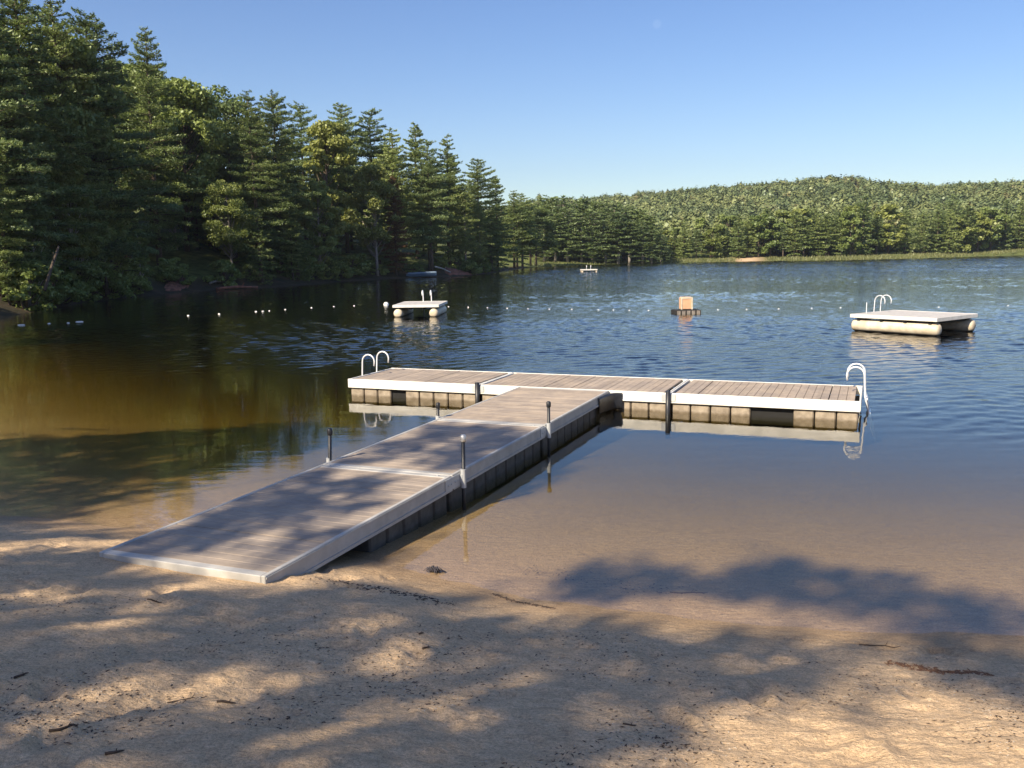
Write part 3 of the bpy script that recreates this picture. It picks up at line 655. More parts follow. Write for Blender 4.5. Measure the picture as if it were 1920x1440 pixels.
# trees that make the skyline of the left shore: pixel column, pixel row of the top, distance, prototype, foliage, label
SKY = [
 (-60, -120, 52, NEAR[1], 'darkpine', 'tallest dark pine cut off by the upper left corner'),
 (20, -60, 58, NEAR[0], 'pine', 'huge pine at the left edge whose top leaves the frame'),
 (100, -22, 64, NEAR[1], 'pine', 'tall slim pine touching the top of the picture'),
 (152, 18, 68, NEAR[2], 'darkpine', 'broad dark pine right of the one touching the top'),
 (210, 108, 84, PINES[3], 'darkpine', 'dark pine filling the dip left of the lone pointed crown'),
 (267, 50, 84, NEAR[0], 'pine', 'lone pointed pine standing above its neighbours on the left skyline'),
 (328, 138, 92, LEAFY[0], 'leaf', 'rounded leafy tree just right of the lone pointed pine'),
 (385, 150, 98, LEAFY[2], 'darkpine', 'dark round-topped tree before the skyline drops'),
 (425, 215, 92, PINES[1], 'darkpine', 'small dark pine left of the twin-topped one'),
 (468, 168, 90, NEAR[0], 'pine', 'wide bushy pine with twin tops in the middle of the bank, left top'),
 (512, 172, 93, NEAR[2], 'pine', 'right top of the twin-topped wide pine'),
 (562, 196, 112, PINES[4], 'darkpine', 'dark flat-topped pine behind the yellow-green tree'),
 (602, 218, 103, LEAFY[1], 'yleaf', 'yellow-green leafy tree catching the sun on the skyline'),
 (640, 198, 118, PINES[2], 'darkpine', 'dark pine right behind the yellow-green tree'),
 (692, 206, 120, PINES[4], 'darkpine', 'dark round pine midway along the left skyline'),
 (735, 240, 114, PINES[0], 'pine', 'full pine with level boughs left of the two taller points'),
 (775, 228, 122, PINES[1], 'pine', 'pointed pine with layered boughs, first of the last tall pair'),
 (836, 252, 126, PINES[0], 'pine', 'pointed layered pine, second of the last tall pair'),
 (895, 300, 134, PINES[2], 'pine', 'pine where the skyline steps down towards the point'),
 (930, 332, 140, PINES[3], 'darkpine', 'dark pine near the tip of the wooded point'),
 (962, 356, 146, PINES[0], 'pine', 'broad low pine leaning over the water at the point'),
 (978, 364, 150, PINES[2], 'pine', 'bushy pine just left of the last low pine of the left bank'),
 (993, 374, 156, PINES[4], 'darkpine', 'last low pine of the left bank before the open lake'),
 (1004, 384, 168, LEAFY[0], 'leaf', 'round leafy tree where the left point meets the far pines'),
 (968, 380, 143, LEAFY[2], 'leaf', 'low leafy tree under the pines at the tip of the left point'),
]
for px, py, D, T, fol, lab in SKY:
    p = atY(px, py, D); k = 0
    while float(lake_dist(np.array([p[0]]), np.array([p[1]]))[0]) < 1.2 and k < 60: D += 1.; p = atY(px, py, D); k += 1
    base = gz(p[0], p[1]); name = 'leafy_tree' if T in LEAFY else 'pine_tree'
    plant(T, p[0], p[1], p[2] - base, lab, fol, name=name, wide=1.3 if p[2] - base < 17 else 1.1)
# trees in front of them
FRONT = [
 (150, 262, 62, LEAFY[1], 'yleaf', 'slender yellowish birch in the shade of the left pines', 'birch', 'birch_tree'),
 (238, 292, 68, YOUNG[0], 'leaf', 'small pale green young pine below the pointed pine', 'bark', 'pine_tree'),
 (45, 200, 50, NEAR[0], 'pine', 'pine with sunlit lower boughs at the left edge', 'bark', 'pine_tree'),
 (320, 300, 92, LEAFY[0], 'leaf', 'leafy tree below the lone pointed pine', 'greybark', 'leafy_tree'),
 (425, 330, 86, LEAFY[2], 'shrub', 'light leafy tree at the sunlit end of the bank', 'greybark', 'leafy_tree'),
 (540, 345, 92, PINES[1], 'pine', 'mid-height pine below the twin-topped pine', 'bark', 'pine_tree'),
 (600, 330, 98, LEAFY[1], 'leaf', 'leafy tree under the yellow-green crown', 'greybark', 'leafy_tree'),
 (650, 372, 98, YOUNG[1], 'pine', 'young pine with tiered boughs at the water edge', 'bark', 'pine_tree'),
 (700, 300, 108, LEAFY[0], 'yleaf', 'pale leafy tree amid the dark pines', 'greybark', 'leafy_tree'),
 (745, 330, 110, PINES[3], 'rusty_leaf', 'half-dead pine with rusty brown boughs', 'bark', 'pine_tree'),
 (800, 330, 116, PINES[2], 'pine', 'wide pine above the small clearing on the shore', 'bark', 'pine_tree'),
 (870, 345, 126, PINES[4], 'pine', 'high-crowned pine with two pale bare trunks below', 'greybark', 'pine_tree'),
 (905, 378, 128, PINES[4], 'pine', 'pine beside the two pale trunks', 'greybark', 'pine_tree'),
 (950, 400, 136, YOUNG[0], 'pine', 'bushy young pine hanging over the tip of the point', 'bark', 'pine_tree'),
 (500, 400, 86, YOUNG[0], 'pine', 'young pine standing on the sunlit shrub slope', 'bark', 'pine_tree'),
 (570, 420, 92, YOUNG[1], 'leaf', 'low young pine on the shrub slope near the dark water', 'bark', 'pine_tree'),
 (100, 380, 54, LEAFY[1], 'leaf', 'thin leafy tree in deep shade at the left bank', 'birch', 'birch_tree'),
 (270, 400, 68, LEAFY[1], 'leaf', 'shaded birch with a white trunk above the red earth', 'birch', 'birch_tree'),
 (312, 420, 72, LEAFY[1], 'leaf', 'leaning birch at the edge of the red earth', 'birch', 'birch_tree'),
]
for px, py, D, T, fol, lab, brk, name in FRONT:
    p = atY(px, py, D); x, y = p[0], p[1]
    s = float(lake_dist(np.array([x]), np.array([y]))[0])
    k = 0
    while s < .8 and k < 60: x -= .5; y += .25; s = float(lake_dist(np.array([x]), np.array([y]))[0]); k += 1
    base = gz(x, y); plant(T, x, y, max(4., p[2] - base), lab, fol, brk, name=name, wide=1.1 if T in YOUNG else .9)
# the packed trees behind and between them
skx = [q[0] for q in SKY]; sky_y = [q[1] for q in SKY]
n = 0; tries = 0
while n < 88 and tries < 4000:
    tries += 1; px = RND.uniform(-120, 985); D = RND.uniform(46, 150) if px > 300 else RND.uniform(44, 110)
    p = atY(px, 500, D); s = float(lake_dist(np.array([p[0]]), np.array([p[1]]))[0])
    if s < 1.5 or s > 30 or (250 < px < 700 and s < 10): continue
    ux_, uy_ = p[0] + 22.5, p[1] - 91; al = -(ux_ * math.sin(SUN_AZ) + uy_ * math.cos(SUN_AZ)); off = abs(ux_ * math.cos(SUN_AZ) - uy_ * math.sin(SUN_AZ))
    if -4 < al < 26 and off < 9: continue                    # the sun reaches the open shrub slope through this gap
    base = gz(p[0], p[1]); lim = atY(px, np.interp(px, skx, sky_y) + 18, D)[2] - base
    H = min(lim * RND.uniform(.65, 1.), 24)
    if H < 5: continue
    kind = RND.random(); T = RND.choice(PINES) if kind < .8 else RND.choice(LEAFY); pine = T in PINES
    plant(T, p[0], p[1], H, 'green pine packed among others in the forest on the left bank' if pine else 'leafy tree packed between pines in the left bank forest',
          RND.choice(['pine', 'darkpine', 'darkpine', 'pine']) if pine else RND.choice(['leaf', 'leaf', 'yleaf', 'shrub', 'darkpine']), name='pine_tree' if pine else 'leafy_tree',
          group='pines of the left bank forest' if pine else 'leafy trees of the left bank forest', wide=RND.uniform(.85, 1.25)); n += 1
for k, (x, y, H) in enumerate([(-28, 24, 11), (-31, 30, 12), (-27, 36, 8), (-33, 38, 13), (-30, 45, 10), (-24.5, 29, 6)]):
    plant([NEAR[0], PINES[3], LEAFY[0]][k % 3], x, y, H, 'shore tree standing left of the picture on the near left bank', 'darkpine', name='shore_tree', group='trees of the near left bank')
# mid-distance clump on the second point
MID = [(1008, 374), (1030, 366), (1052, 368), (1078, 374), (1098, 372), (1125, 378), (1150, 376), (1172, 384), (1196, 392), (1214, 404), (1232, 424), (1246, 446), (1040, 400), (1090, 405), (1135, 410), (1180, 415), (1020, 392), (1064, 388), (1112, 394), (1160, 398), (1205, 416), (1222, 430), (1240, 440)]
for k, (px, py) in enumerate(MID):
    D = RND.uniform(200, 215) if k < 12 else 197; p = atY(px, py, D); base = gz(p[0], p[1])
    plant(RND.choice(FARP[0:3]), p[0], p[1], max(4, p[2] - base), 'dark rounded pine in the clump on the far point', 'darkpine', 'greybark', name='pine_tree', group='dark pines on the far point', wide=RND.uniform(1.5, 1.9))
# front row along the far shore
px = 1000.
while px < 2080:
    s0 = RND.choice([0, 0, 1])
    for lay in range(2):
        D0 = np.interp(px, [1000, 1300, 1600, 1920, 2080], [205, 207, 210, 243, 250]) + 3 + lay * 9 + RND.uniform(0, 4)
        py = np.interp(px, [1000, 1260, 1330, 1450, 1550, 1600, 1700, 1800, 1920, 2080], [420, 412, 408, 400, 385, 372, 388, 378, 372, 372]) + RND.uniform(-8, 26) - lay * 6
        p = atY(px + RND.uniform(-6, 6), py, D0); base = gz(p[0], p[1]); H = max(4, p[2] - base)
        pine = RND.random() < (.45 if px < 1500 else .72); T = RND.choice(FARP) if pine else RND.choice(FARL)
        plant(T, p[0], p[1], H, ('pine in the front row of trees on the far shore' if pine else 'leafy tree in the front row on the far shore'), RND.choice(['pine', 'darkpine', 'pine']) if pine else RND.choice(['leaf', 'leaf', 'shrub']),
              name='pine_tree' if pine else 'leafy_tree', group='pines along the far shore' if pine else 'leafy trees along the far shore', wide=RND.uniform(1.0, 1.4))
    px += RND.uniform(17, 30)

# hillside wood: one mass
def wood():
    rs = np.random.RandomState(3); protos = []
    for k in range(5):
        n = 340; d = rs.normal(size=(n, 3)); d /= np.linalg.norm(d, axis=1)[:, None]; d[:, 2] = np.abs(d[:, 2]) * 1.1 - .15
        r = rs.uniform(.6, 1.08, n)[:, None] * (1 + .25 * np.sin(d[:, :1] * 5 + k) * np.cos(d[:, 1:2] * 4)); P = d * r
        if k >= 4: P = np.stack([P[:, 0] * (1.25 - P[:, 2]) * .62, P[:, 1] * (1.25 - P[:, 2]) * .62, P[:, 2] * 1.15], 1)
        v, q = cards_n(P, d * np.array([1, 1, 1.3]) + [0, 0, .25], .235, .85, rs, .28); protos.append((v, q))
    V, Q, o = [], [], 0; cnt = 0
    while cnt < 4200:
        px = rs.uniform(900, 2200); az = math.atan2(px - 960, F_PX); r = 232 + (650 - 232) * rs.rand() ** .9 if rs.rand() < .9 else rs.uniform(1150, 1750)
        if r > 1000 and px < 1500: continue
        x, y = r * math.sin(az), r * math.cos(az)
        if px < 1000 and r < 260: continue
        if lake_dist(np.array([x]), np.array([y]))[0] < 22: continue
        s = rs.uniform(2.2, 5.0) * (1 if r < 1000 else 1.9); k = rs.randint(0, 5); z = gz(x, y) + s * (.5 if k < 3 else .7) ; v, q = protos[k]; a = rs.uniform(0, 6.28)
        c, sn = math.cos(a), math.sin(a); hh_ = s * rs.uniform(.9, 1.3)
        row = 720 - F_PX * math.tan(math.atan2(z + hh_ * v[:, 2].max() - EYE, math.hypot(x, y) * math.cos(az)) + PITCH) - .016 * (px - 960)
        if row < np.interp(px, RIDGE_PX, RIDGE_PY) + rs.uniform(-5, 4) and rs.rand() > .01: continue
        V.append(np.stack([x + s * (v[:, 0] * c - v[:, 1] * sn), y + s * (v[:, 0] * sn + v[:, 1] * c), z + hh_ * v[:, 2]], 1)); Q.append(q + o); o += len(v); cnt += 1
    return new_mesh('hillside_wood', np.concatenate(V), np.concatenate(Q))
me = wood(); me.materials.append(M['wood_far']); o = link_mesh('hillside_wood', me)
tag(o, 'mixed green wood covering the low hill across the lake', 'wood', kind='stuff')

# ------------------------------------------------------------------ shore plants, logs, boat
k = 0
for px, py in [(395, 462), (410, 470), (430, 478), (448, 486), (462, 478), (470, 492), (485, 500), (498, 492), (505, 506), (520, 511), (535, 505), (545, 515), (560, 518), (575, 512), (588, 520), (603, 522), (615, 515), (628, 523), (640, 519),
               (655, 518), (380, 450), (365, 440), (350, 432), (420, 455), (440, 462), (515, 495), (560, 500), (600, 505), (900, 508), (915, 505), (935, 503), (955, 502), (975, 500), (820, 505)]:
    # meet the ground along the pixel's ray
    t0 = None
    for D in np.arange(60, 150, .5):
        q = atY(px, py, D)
        if lake_dist(np.array([q[0]]), np.array([q[1]]))[0] > .3 and q[2] <= gz(q[0], q[1]): t0 = q; break
    if t0 is None: continue
    plant(RND.choice(BUSH), t0[0], t0[1], RND.uniform(1.6, 2.6), 'sunlit shrub on the grassy slope of the left bank' if px < 700 else 'low shrub near the tip of the left point', 'shrub', 'bark', name='shrub', cat='shrub',
          group='shrubs on the left bank slope' if px < 700 else 'shrubs near the left point', wide=1.2)
n = 0
while n < 46:
    px = RND.uniform(-60, 960); D = RND.uniform(44, 140); p = atY(px, 500, D); s = float(lake_dist(np.array([p[0]]), np.array([p[1]]))[0])
    if not .3 < s < 4.5: continue
    plant(RND.choice(BUSH), p[0], p[1], RND.uniform(1.2, 2.6), 'dark green undergrowth bush in the shade at the foot of the left bank', 'leaf', 'bark', name='bush', cat='bush', group='undergrowth bushes at the foot of the left bank', wide=1.25); n += 1
def reeds():
    rs = np.random.RandomState(21); V = []
    while len(V) < 9000:
        px = rs.uniform(1000, 2000); D = rs.uniform(178, 275); x = (px - 960) / F_PX * D; s = float(lake_dist(np.array([x]), np.array([D]))[0])
        if not -.6 < s < 7 or 1380 < px < 1440 or (px < 1250 and rs.rand() < .8) or fbm(np.array([x * .15]), np.array([D * .15]), 2)[0] + rs.uniform(-.3, .3) < -.15: continue
        z = max(gz(x, D), 0); 
        for _ in range(9):
            a = rs.uniform(0, 3.14); w_ = rs.uniform(.05, .12); h = rs.uniform(.25, .65); ox, oy = rs.normal(0, .5, 2); lx, ly = rs.normal(0, .15, 2)
            V.append([(x + ox - math.cos(a) * w_, D + oy - math.sin(a) * w_, z - .1), (x + ox + math.cos(a) * w_, D + oy + math.sin(a) * w_, z - .1), (x + ox + lx, D + oy + ly, z + h)])
    v = np.array(V).reshape(-1, 3); return new_mesh('shore_grass', v, np.arange(len(v)).reshape(-1, 3))
me = reeds(); M['reed'] = foliage('reed_blades', (.09, .11, .04), (.24, .24, .10)); me.materials.append(M['reed']); o = link_mesh('shore_grass', me); tag(o, 'pale green grass and reeds along the far shore', 'grass', kind='stuff')
# red-brown needle banks
def at_shore(px, back=0.):
    for D in np.arange(40, 260, .4):
        q = atY(px, 520, D)
        if lake_dist(np.array([q[0]]), np.array([q[1]]))[0] > back: return q[0], q[1]
    return q[0], q[1]
M['redsoil'] = pbr('red_needle_soil', (.30, .12, .075), .95, var=.6, scale=2.5, bumpd=.05, col2=(.10, .045, .03))
def bank(px0, px1, h, lab):
    rs = np.random.RandomState(int(px0)); mb = MB(); n, m_ = 26, 9; V = []
    for i in range(n):
        x0, y0 = at_shore(px0 + (px1 - px0) * i / (n - 1), .1)
        for j in range(m_):
            t = j / (m_ - 1); x, y = x0 - 1.2 * t, y0 + 4.5 * t; e = math.sin(math.pi * i / (n - 1)) ** .5
            V.append((x, y, max(gz(x, y), -.2) + e * (h * math.sin(math.pi * min(t * 1.0, 1)) + .16 * rs.rand()) - .08))
    q = [(i * m_ + j, i * m_ + j + 1, (i + 1) * m_ + j + 1, (i + 1) * m_ + j) for i in range(n - 1) for j in range(m_ - 1)]
    mb.add(V, q); o = mb.build('earth_bank', M['redsoil'], None, True); tag(o, lab, 'earth bank'); o['kind'] = 'structure'
bank(300, 352, .12, 'red brown needle bank'); bank(838, 905, .25, 'rusty bank')
def log(pa, pb, r, lab, m='greybark', name='fallen_log'):
    mb = MB(); pa, pb = np.array(pa, float), np.array(pb, float); c = (pa + pb) / 2
    mb.tube([pa - c, (pb - pa) * .2 + pa - c + [0, 0, .05], (pa + pb) / 2 - c + [0, 0, .1], (pb - pa) * .8 + pa - c + [0, 0, .02], pb - c], [r, r * .95, r * .85, r * .8, r * .6], 8)
    d = pb - pa; mb.tube([(pa + d * .6 - c), (pa + d * .66 - c + [.1, -.2, .5])], [r * .4, r * .15], 6)
    o = mb.build(name, M[m], None, True, loc=c); tag(o, lab, 'log')
x, y = at_shore(405, -.6); x2, y2 = at_shore(482, -.5); log((x, y, .12), (x2, y2, .10), .14, 'reddish log lying at the dark waterline of the left bank', 'redsoil')
x, y = at_shore(392, 1.); x2, y2 = at_shore(415, 1.); log((x, y, gz(x, y) + .2), (x2, y2, gz(x2, y2) + .25), .10, 'pale grey log above the waterline left of the reddish log')
p = atY(84, 545, 50); q = atY(110, 462, 52); log(p, q, .09, 'grey leaning bare trunk in the shade at the left bank', 'bark', 'leaning_trunk')
x, y = at_shore(815, .3); x2, y2 = at_shore(845, .8); log((x, y + 1, gz(x, y + 1) + .9), (x2, y2, gz(x2, y2) + .15), .12, 'white weathered log sloping down by the clearing', 'birch')
# blue covered boat pulled on to the shade of the point
x, y = at_shore(790, -.2); boat = empty('rowing_boat', (x, y, .0), .2)
mb = MB(); n = 9; V = []
for i in range(n):
    t = i / (n - 1); xx = -1.9 + 3.8 * t; w_ = .62 * math.sin(math.pi * min(.92, .18 + t * .82)) ** .6 * (1 if t < .98 else .3)
    for j in range(7):
        a = math.pi * j / 6; V.append((xx, -w_ * math.cos(a), .48 + .12 * t - (.50) * math.sin(a) ** .7))
q = [(i * 7 + j, i * 7 + j + 1, (i + 1) * 7 + j + 1, (i + 1) * 7 + j) for i in range(n - 1) for j in range(6)]; mb.add(V, q)
M['bluepaint'] = pbr('blue_cover', (.10, .17, .26), .6); mb.build('hull', M['bluepaint'], boat, True)
mb = MB(); V = []
for i in range(n):
    t = i / (n - 1); xx = -1.9 + 3.8 * t; w_ = .62 * math.sin(math.pi * min(.92, .18 + t * .82)) ** .6 * (1 if t < .98 else .3)
    for j in range(5):
        a = math.pi * j / 4; V.append((xx, -w_ * math.cos(a), .485 + .12 * t + .14 * math.sin(a)))
q = [(i * 5 + j, i * 5 + j + 1, (i + 1) * 5 + j + 1, (i + 1) * 5 + j) for i in range(n - 1) for j in range(4)]; mb.add(V, q)
M['bluecover'] = pbr('grey_blue_tarp', (.22, .30, .38), .5); mb.build('cover', M['bluecover'], boat, True)
tag(boat, 'dark blue covered boat drawn up in the shade of the left point', 'boat')

# ------------------------------------------------------------------ litter on the sand
def litter(n, lab, name, size, colr, seed, region, dens=None):
    rs = np.random.RandomState(seed); V, Q = [], []; o = 0; k = 0
    X, Y = region(rs, n); Z = height(X, Y)
    for x, y, z in zip(X, Y, Z):
        a = rs.uniform(0, 6.28); L = size * rs.uniform(.4, 1.6); w_ = L * rs.uniform(.15, .45); ca, sa = math.cos(a), math.sin(a); h = L * rs.uniform(.05, .25)
        pts = np.array([(-L, 0, .001), (0, -w_, .002), (L, 0, .001), (0, w_, .002), (0, 0, h + .003)])
        R_ = np.stack([x + pts[:, 0] * ca - pts[:, 1] * sa, y + pts[:, 0] * sa + pts[:, 1] * ca, z + pts[:, 2]], 1)
        V.append(R_); Q += [(o, o + 1, o + 4), (o + 1, o + 2, o + 4), (o + 2, o + 3, o + 4), (o + 3, o, o + 4)]; o += 5
    me = new_mesh(name, np.concatenate(V), np.array(Q)); me.materials.append(M[colr]); ob = link_mesh(name, me); tag(ob, lab, 'debris', kind='stuff')
M['litter'] = pbr('dark_litter', (.075, .05, .035), .9, var=.6, scale=20, bumpd=.001)
M['leaflitter'] = pbr('brown_litter', (.20, .10, .05), .9, var=.6, scale=20, bumpd=.001)
M['pebble'] = pbr('pale_grit', (.50, .44, .36), .8, var=.4, scale=30, bumpd=.001)
def reg_beach(rs, n):
    px, py = rs.uniform(-60, 1980, n * 3), rs.uniform(1090, 1470, n * 3); P_ = np.array([at(a, b, .55) for a, b in zip(px, py)]); X, Y = P_[:, 0], P_[:, 1]
    s = lake_dist(X, Y); m_ = (s > .35) & (fbm(X * 1.3, Y * 1.6, 3) + rs.uniform(-.22, .22, len(X)) > .02); return X[m_][:n], Y[m_][:n]
litter(2600, 'small dark bark and needle bits scattered over the sand', 'sand_litter', .011, 'litter', 1, reg_beach)
litter(2200, 'pale grit and pebbles sprinkled over the sand', 'beach_grit', .007, 'pebble', 2, reg_beach)
def along(pix, z, spread):
    pts = np.array([at(a, b, z)[:2] for a, b in pix])
    def f(rs, n):
        t = rs.rand(n) * (len(pts) - 1); i = t.astype(int).clip(0, len(pts) - 2); u = (t - i)[:, None]; p = pts[i] * (1 - u) + pts[i + 1] * u + rs.normal(0, spread, (n, 2)); return p[:, 0], p[:, 1]
    return f
litter(260, 'thin curved line of dark drift needles left by the water on the sand', 'drift_line', .014, 'litter', 3, along([(925, 1108), (960, 1122), (1000, 1130), (1040, 1138)], .05, .014))
litter(420, 'rusty brown patch of old needles near the right edge of the sand', 'drift_needles', .016, 'leaflitter', 4, along([(1670, 1222), (1720, 1232), (1780, 1245), (1850, 1250)], .25, .035))
litter(300, 'dark twigs and needles washed up beside the dock foot', 'drift_twigs', .016, 'litter', 5, along([(600, 1092), (680, 1100), (760, 1112), (840, 1130)], .2, .06))
litter(160, 'needles drifting over the shallows right of the dock', 'shallow_litter', .014, 'litter', 6, along([(980, 1060), (1120, 1090), (1290, 1115)], -.02, .12))
def twig(px, py, L, ang, r, lab, m='litter'):
    r *= .6
    p = at(px, py, .3)
    for _ in range(12): p = at(px, py, gz(p[0], p[1]))
    z = gz(p[0], p[1]); mb = MB(); ca, sa = math.cos(ang), math.sin(ang); rs = random.Random(px)
    pts = [(ca * L * t + rs.uniform(-.02, .02) * L * 2, sa * L * t + rs.uniform(-.02, .02) * L * 2, gz(p[0] + ca * L * t, p[1] + sa * L * t) - z + r * .9) for t in (-.5, -.2, .1, .35, .5)]
    mb.tube(pts, [r, r, r * .8, r * .6, r * .3], 6); q = pts[2]; mb.tube([q, (q[0] - sa * L * .18 + ca * L * .12, q[1] + ca * L * .18 + sa * L * .12, q[2] + .01)], [r * .5, r * .2], 5)
    o = mb.build('twig', M[m], None, True, loc=(p[0], p[1], z)); tag(o, lab, 'twig', 'twigs on the sand')
for a in [(290, 1128, .10, .3, .010, 'short dark bark stick just below the lit dock foot'), (350, 1312, .22, .5, .005, 'thin bent twig on the lit streak at lower left'), (425, 1318, .10, .2, .012, 'dark stub at the right end of the lower left lit streak'),
          (40, 1268, .09, 1.2, .012, 'dark chunk on the small bright patch at the far left'), (790, 1188, .05, .9, .010, 'black speck of bark in the middle of the sand'), (1180, 1360, .07, .1, .009, 'small black stick in the shaded sand at lower centre'),
          (120, 1368, .13, .4, .012, 'dark twig in the rough sand of the lower left corner'), (215, 1412, .08, .6, .012, 'dark chip in the lower left corner sand'), (1650, 1212, .30, -.1, .008, 'dark stick at the start of the rusty needle patch'),
          (1290, 1112, .34, .02, .008, 'dark stick lying in the shallow water right of the dock'), (800, 1215, .06, -.3, .010, 'small knot of bark below the drift line'), (1250, 1395, .05, .8, .008, 'tiny pale brown chip at lower centre right')]:
    twig(*a)
# dark weed clump
p = at(815, 1068, .02); rs = np.random.RandomState(8); mb = MB()
for k in range(46):
    a = rs.uniform(0, 6.28); r = rs.uniform(.02, .12); h = rs.uniform(.02, .07)
    mb.tube([(0, 0, 0), (math.cos(a) * r * .6, math.sin(a) * r * .5, h), (math.cos(a) * r, math.sin(a) * r * .7, h * .4)], [.008, .006, .002], 4)
M['weed'] = pbr('dark_weed', (.05, .045, .055), .7); o = mb.build('weed_clump', M['weed'], None, True, loc=(p[0], p[1], gz(p[0], p[1]) - .005)); tag(o, 'dark clump of weed stranded in the shallows right of the dock foot', 'weed')

# ------------------------------------------------------------------ pines that stand beside and behind the viewer and shade the beach
def ground_hit(px, py, z0=None):
    if z0 is not None: return at(px, py, z0)
    p = at(px, py, .4)
    for _ in range(10): p = at(px, py, float(height(np.array([p[0]]), np.array([p[1]]), False)[0]))
    return p
def in_poly(x, y, poly):
    c = False; j = len(poly) - 1
    for i in range(len(poly)):
        (xi, yi), (xj, yj) = poly[i], poly[j]
        if (yi > y) != (yj > y) and x < (xj - xi) * (y - yi) / (yj - yi) + xi: c = not c
        j = i
    return c
# outlines of the shaded areas as they lie on the place (pixel, receiving height), and lit gaps between boughs
SHADE = [
 ([(-500, 905), (0, 862), (300, 838), (600, 800), (680, 815), (640, 850), (560, 880), (200, 1030), (330, 1075), (150, 1110), (-500, 1180)], -.5),
 ([(640, 865), (835, 795), (1005, 808), (1000, 835), (870, 880), (600, 870)], .355),
 ([(560, 885), (840, 905), (500, 1075), (205, 1030)], .355),
 ([(-600, 1060), (250, 1040), (330, 1110), (560, 1118), (640, 1095), (900, 1118), (1010, 1160), (1180, 1190), (1450, 1200), (1600, 1210), (1960, 1225), (2500, 1260), (2500, 1330), (1960, 1320), (1500, 1300), (1250, 1330), (1180, 1500), (-800, 1500)], None),
 ([(1015, 1115), (1080, 1070), (1180, 1058), (1300, 1068), (1420, 1050), (1500, 1042), (1540, 1070), (1700, 1085), (1760, 1110), (1850, 1130), (1990, 1180), (1960, 1220), (1700, 1195), (1620, 1150), (1450, 1118), (1250, 1125)], -.1),
]
LIT = [(-.0, [(600, 985, 170, 17, -14), (790, 850, 60, 14, -22), (730, 820, 60, 9, -10), (420, 1050, 110, 16, 5), (760, 925, 60, 12, -12), (930, 865, 50, 8, -25), (320, 985, 40, 6, -10)], .355),
       (0, [(60, 1110, 180, 13, -4), (220, 1165, 170, 15, -6), (210, 1210, 90, 14, -4), (40, 1262, 70, 12, -3), (330, 1300, 210, 20, -12), (450, 1103, 150, 20, 4), (760, 1075, 140, 24, 2), (1400, 1160, 230, 22, 2), (180, 1370, 260, 22, -10), (730, 1180, 80, 20, -8),
            (720, 1240, 130, 16, -10), (590, 1275, 90, 10, -8), (1050, 1230, 110, 22, 0), (830, 1300, 140, 12, -6), (620, 1380, 220, 20, -5), (980, 1400, 160, 26, -3), (1290, 1250, 120, 12, 2), (1550, 1240, 160, 12, 2), (1120, 1440, 160, 20, 0),
            (1750, 1290, 180, 26, 4), (900, 1150, 80, 8, 0), (60, 1420, 90, 20, 0), (1350, 1330, 160, 12, -4), (480, 1440, 140, 16, -5)], None),
       (0, [(340, 915, 60, 7, -3), (1385, 1095, 60, 8, 10)], -.3)]
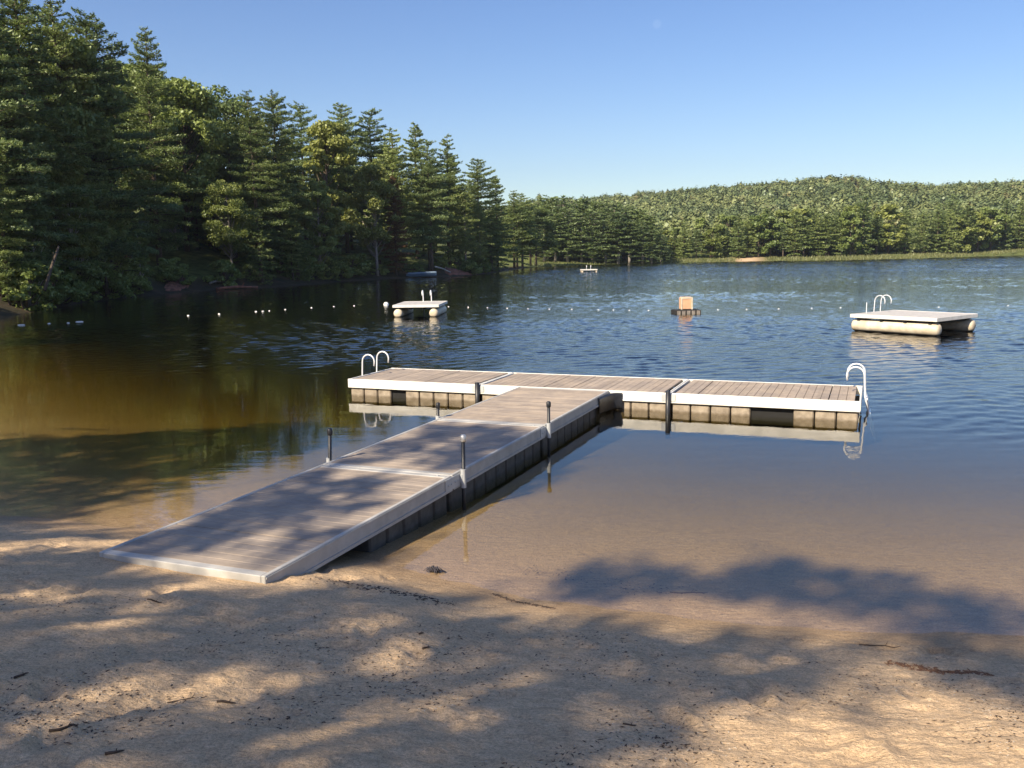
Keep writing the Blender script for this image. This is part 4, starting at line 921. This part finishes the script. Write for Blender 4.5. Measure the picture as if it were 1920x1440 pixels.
def shade_trees():
    rs = np.random.RandomState(12); n = SDIR; S = np.array([n.x, n.y, n.z])
    trunks = [(-15.5, -1.5), (-19., 4.2), (-12.5, -8.), (-23., 8.0), (-8.5, -13.5)]
    P = [[] for _ in trunks]; hubs = [[] for _ in trunks]
    gaps = []                                              # lit openings between the boughs, as ellipses at their receiving height
    for _, L, zz in LIT:
        for (cx_, cy_, a_, b_, an) in L:
            an = math.radians(an); c = ground_hit(cx_, cy_, zz); z_ = c[2]
            pu = at(cx_ + a_ * math.cos(an), cy_ + a_ * math.sin(an), z_); pv = at(cx_, cy_ + b_, z_)
            gaps.append((c, np.linalg.inv(np.array([[pu[0] - c[0], pv[0] - c[0]], [pu[1] - c[1], pv[1] - c[1]]]))))
    for poly, z0 in SHADE:
        W0 = np.array([ground_hit(min(max(a, -2500), 4500), max(b, 700), z0) for a, b in poly]); x0, x1 = W0[:, 0].min(), W0[:, 0].max(); y0, y1 = W0[:, 1].min(), W0[:, 1].max()
        step = .30; wp = [tuple(w[:2]) for w in W0]
        for gx in np.arange(x0, x1, step):
            for gy in np.arange(y0, y1, step):
                x, y = gx + rs.uniform(0, step), gy + rs.uniform(0, step)
                if x < -14 or y < .5 or x > 8 or not in_poly(x, y, wp): continue
                z = z0 if z0 is not None else float(height(np.array([x]), np.array([y]), False)[0])
                G = np.array([x, y, z]); skip = False
                for c, Mi in gaps:
                    H_ = G + S * ((c[2] - z) / S[2]); e = Mi @ (H_[:2] - c[:2])
                    if e @ e < 1.15: skip = True; break
                if skip: continue
                Sh = S[:2] / np.linalg.norm(S[:2])
                # choose the tree whose trunk lies nearest to this sun ray
                best = None
                for k, tq in enumerate(trunks):
                    d = np.array(tq) - G[:2]; al = d @ Sh; off = abs(d[0] * Sh[1] - d[1] * Sh[0])
                    if al < 5: continue
                    if best is None or off < best[0]: best = (off, k, al)
                off, k, al = best; t = (al + rs.uniform(-2.5, 2.5)) / np.linalg.norm(S[:2]); Q = G + S * t
                P[k].append(Q)
                if rs.rand() < .06: hubs[k].append(Q)
    out = []
    for k, tq in enumerate(trunks):
        if not P[k]: continue
        Q = np.array(P[k]); top = float(np.percentile(Q[:, 2], 80)); base = gz(*tq); tb = MB()
        tb.tube([(0, 0, -.4), (.1, 0, (top - base) * .5), (0, .1, top - base)], [.20, .04, .01], 10)
        for hq in hubs[k]:
            h = hq - np.array([tq[0], tq[1], base]); L = np.hypot(h[0], h[1]); z1 = max(1.5, h[2] - .25 * L)
            tb.tube([(0, 0, z1), (h[0] * .5, h[1] * .5, z1 + (h[2] - z1) * .6), tuple(h)], [.024, .016, .006], 5, False)
        nper = 20; pos = np.repeat(Q, nper, 0) + rs.normal(0, 1, (len(Q) * nper, 3)) * [.16, .16, .10]
        v, q = cards(pos, np.array([0, 0, .2]), .30, .38, rs); v = v - np.array([tq[0], tq[1], base])
        r = empty('pine_tree', (tq[0], tq[1], base)); a = new_mesh('crown', v, q); a.materials.append(M['pine']); link_mesh('crown', a, r); tb.build('trunk', M['bark'], r, True)
        tag(r, ['tall pine off to the left whose boughs shade the middle of the sand', 'pine on the left shore whose boughs shade the walkway foot', 'pine behind the viewer shading the front of the beach', 'pine farther along the left shore shading the brown shallows', 'pine far behind the viewer with thin low boughs'][k], 'tree')
shade_trees()
print('OBJECT COUNT', len(bpy.data.objects))

# ------------------------------------------------------------------ thin summer haze over the lake
m, nt, out = mat('haze_air'); pv = nd(nt, 'VolumePrincipled'); pv.inputs['Color'].default_value = (.80, .88, 1, 1); pv.inputs['Density'].default_value = .00018
pv.inputs['Anisotropy'].default_value = .3; nt.links.new(pv.outputs[0], out.inputs['Volume'])
hb = MB(); hb.box(-1900, 1900, -1900, 1900, -14, 175); o = hb.build('haze', m); o['kind'] = 'stuff'; tag(o, 'thin pale summer haze over the lake and hills')
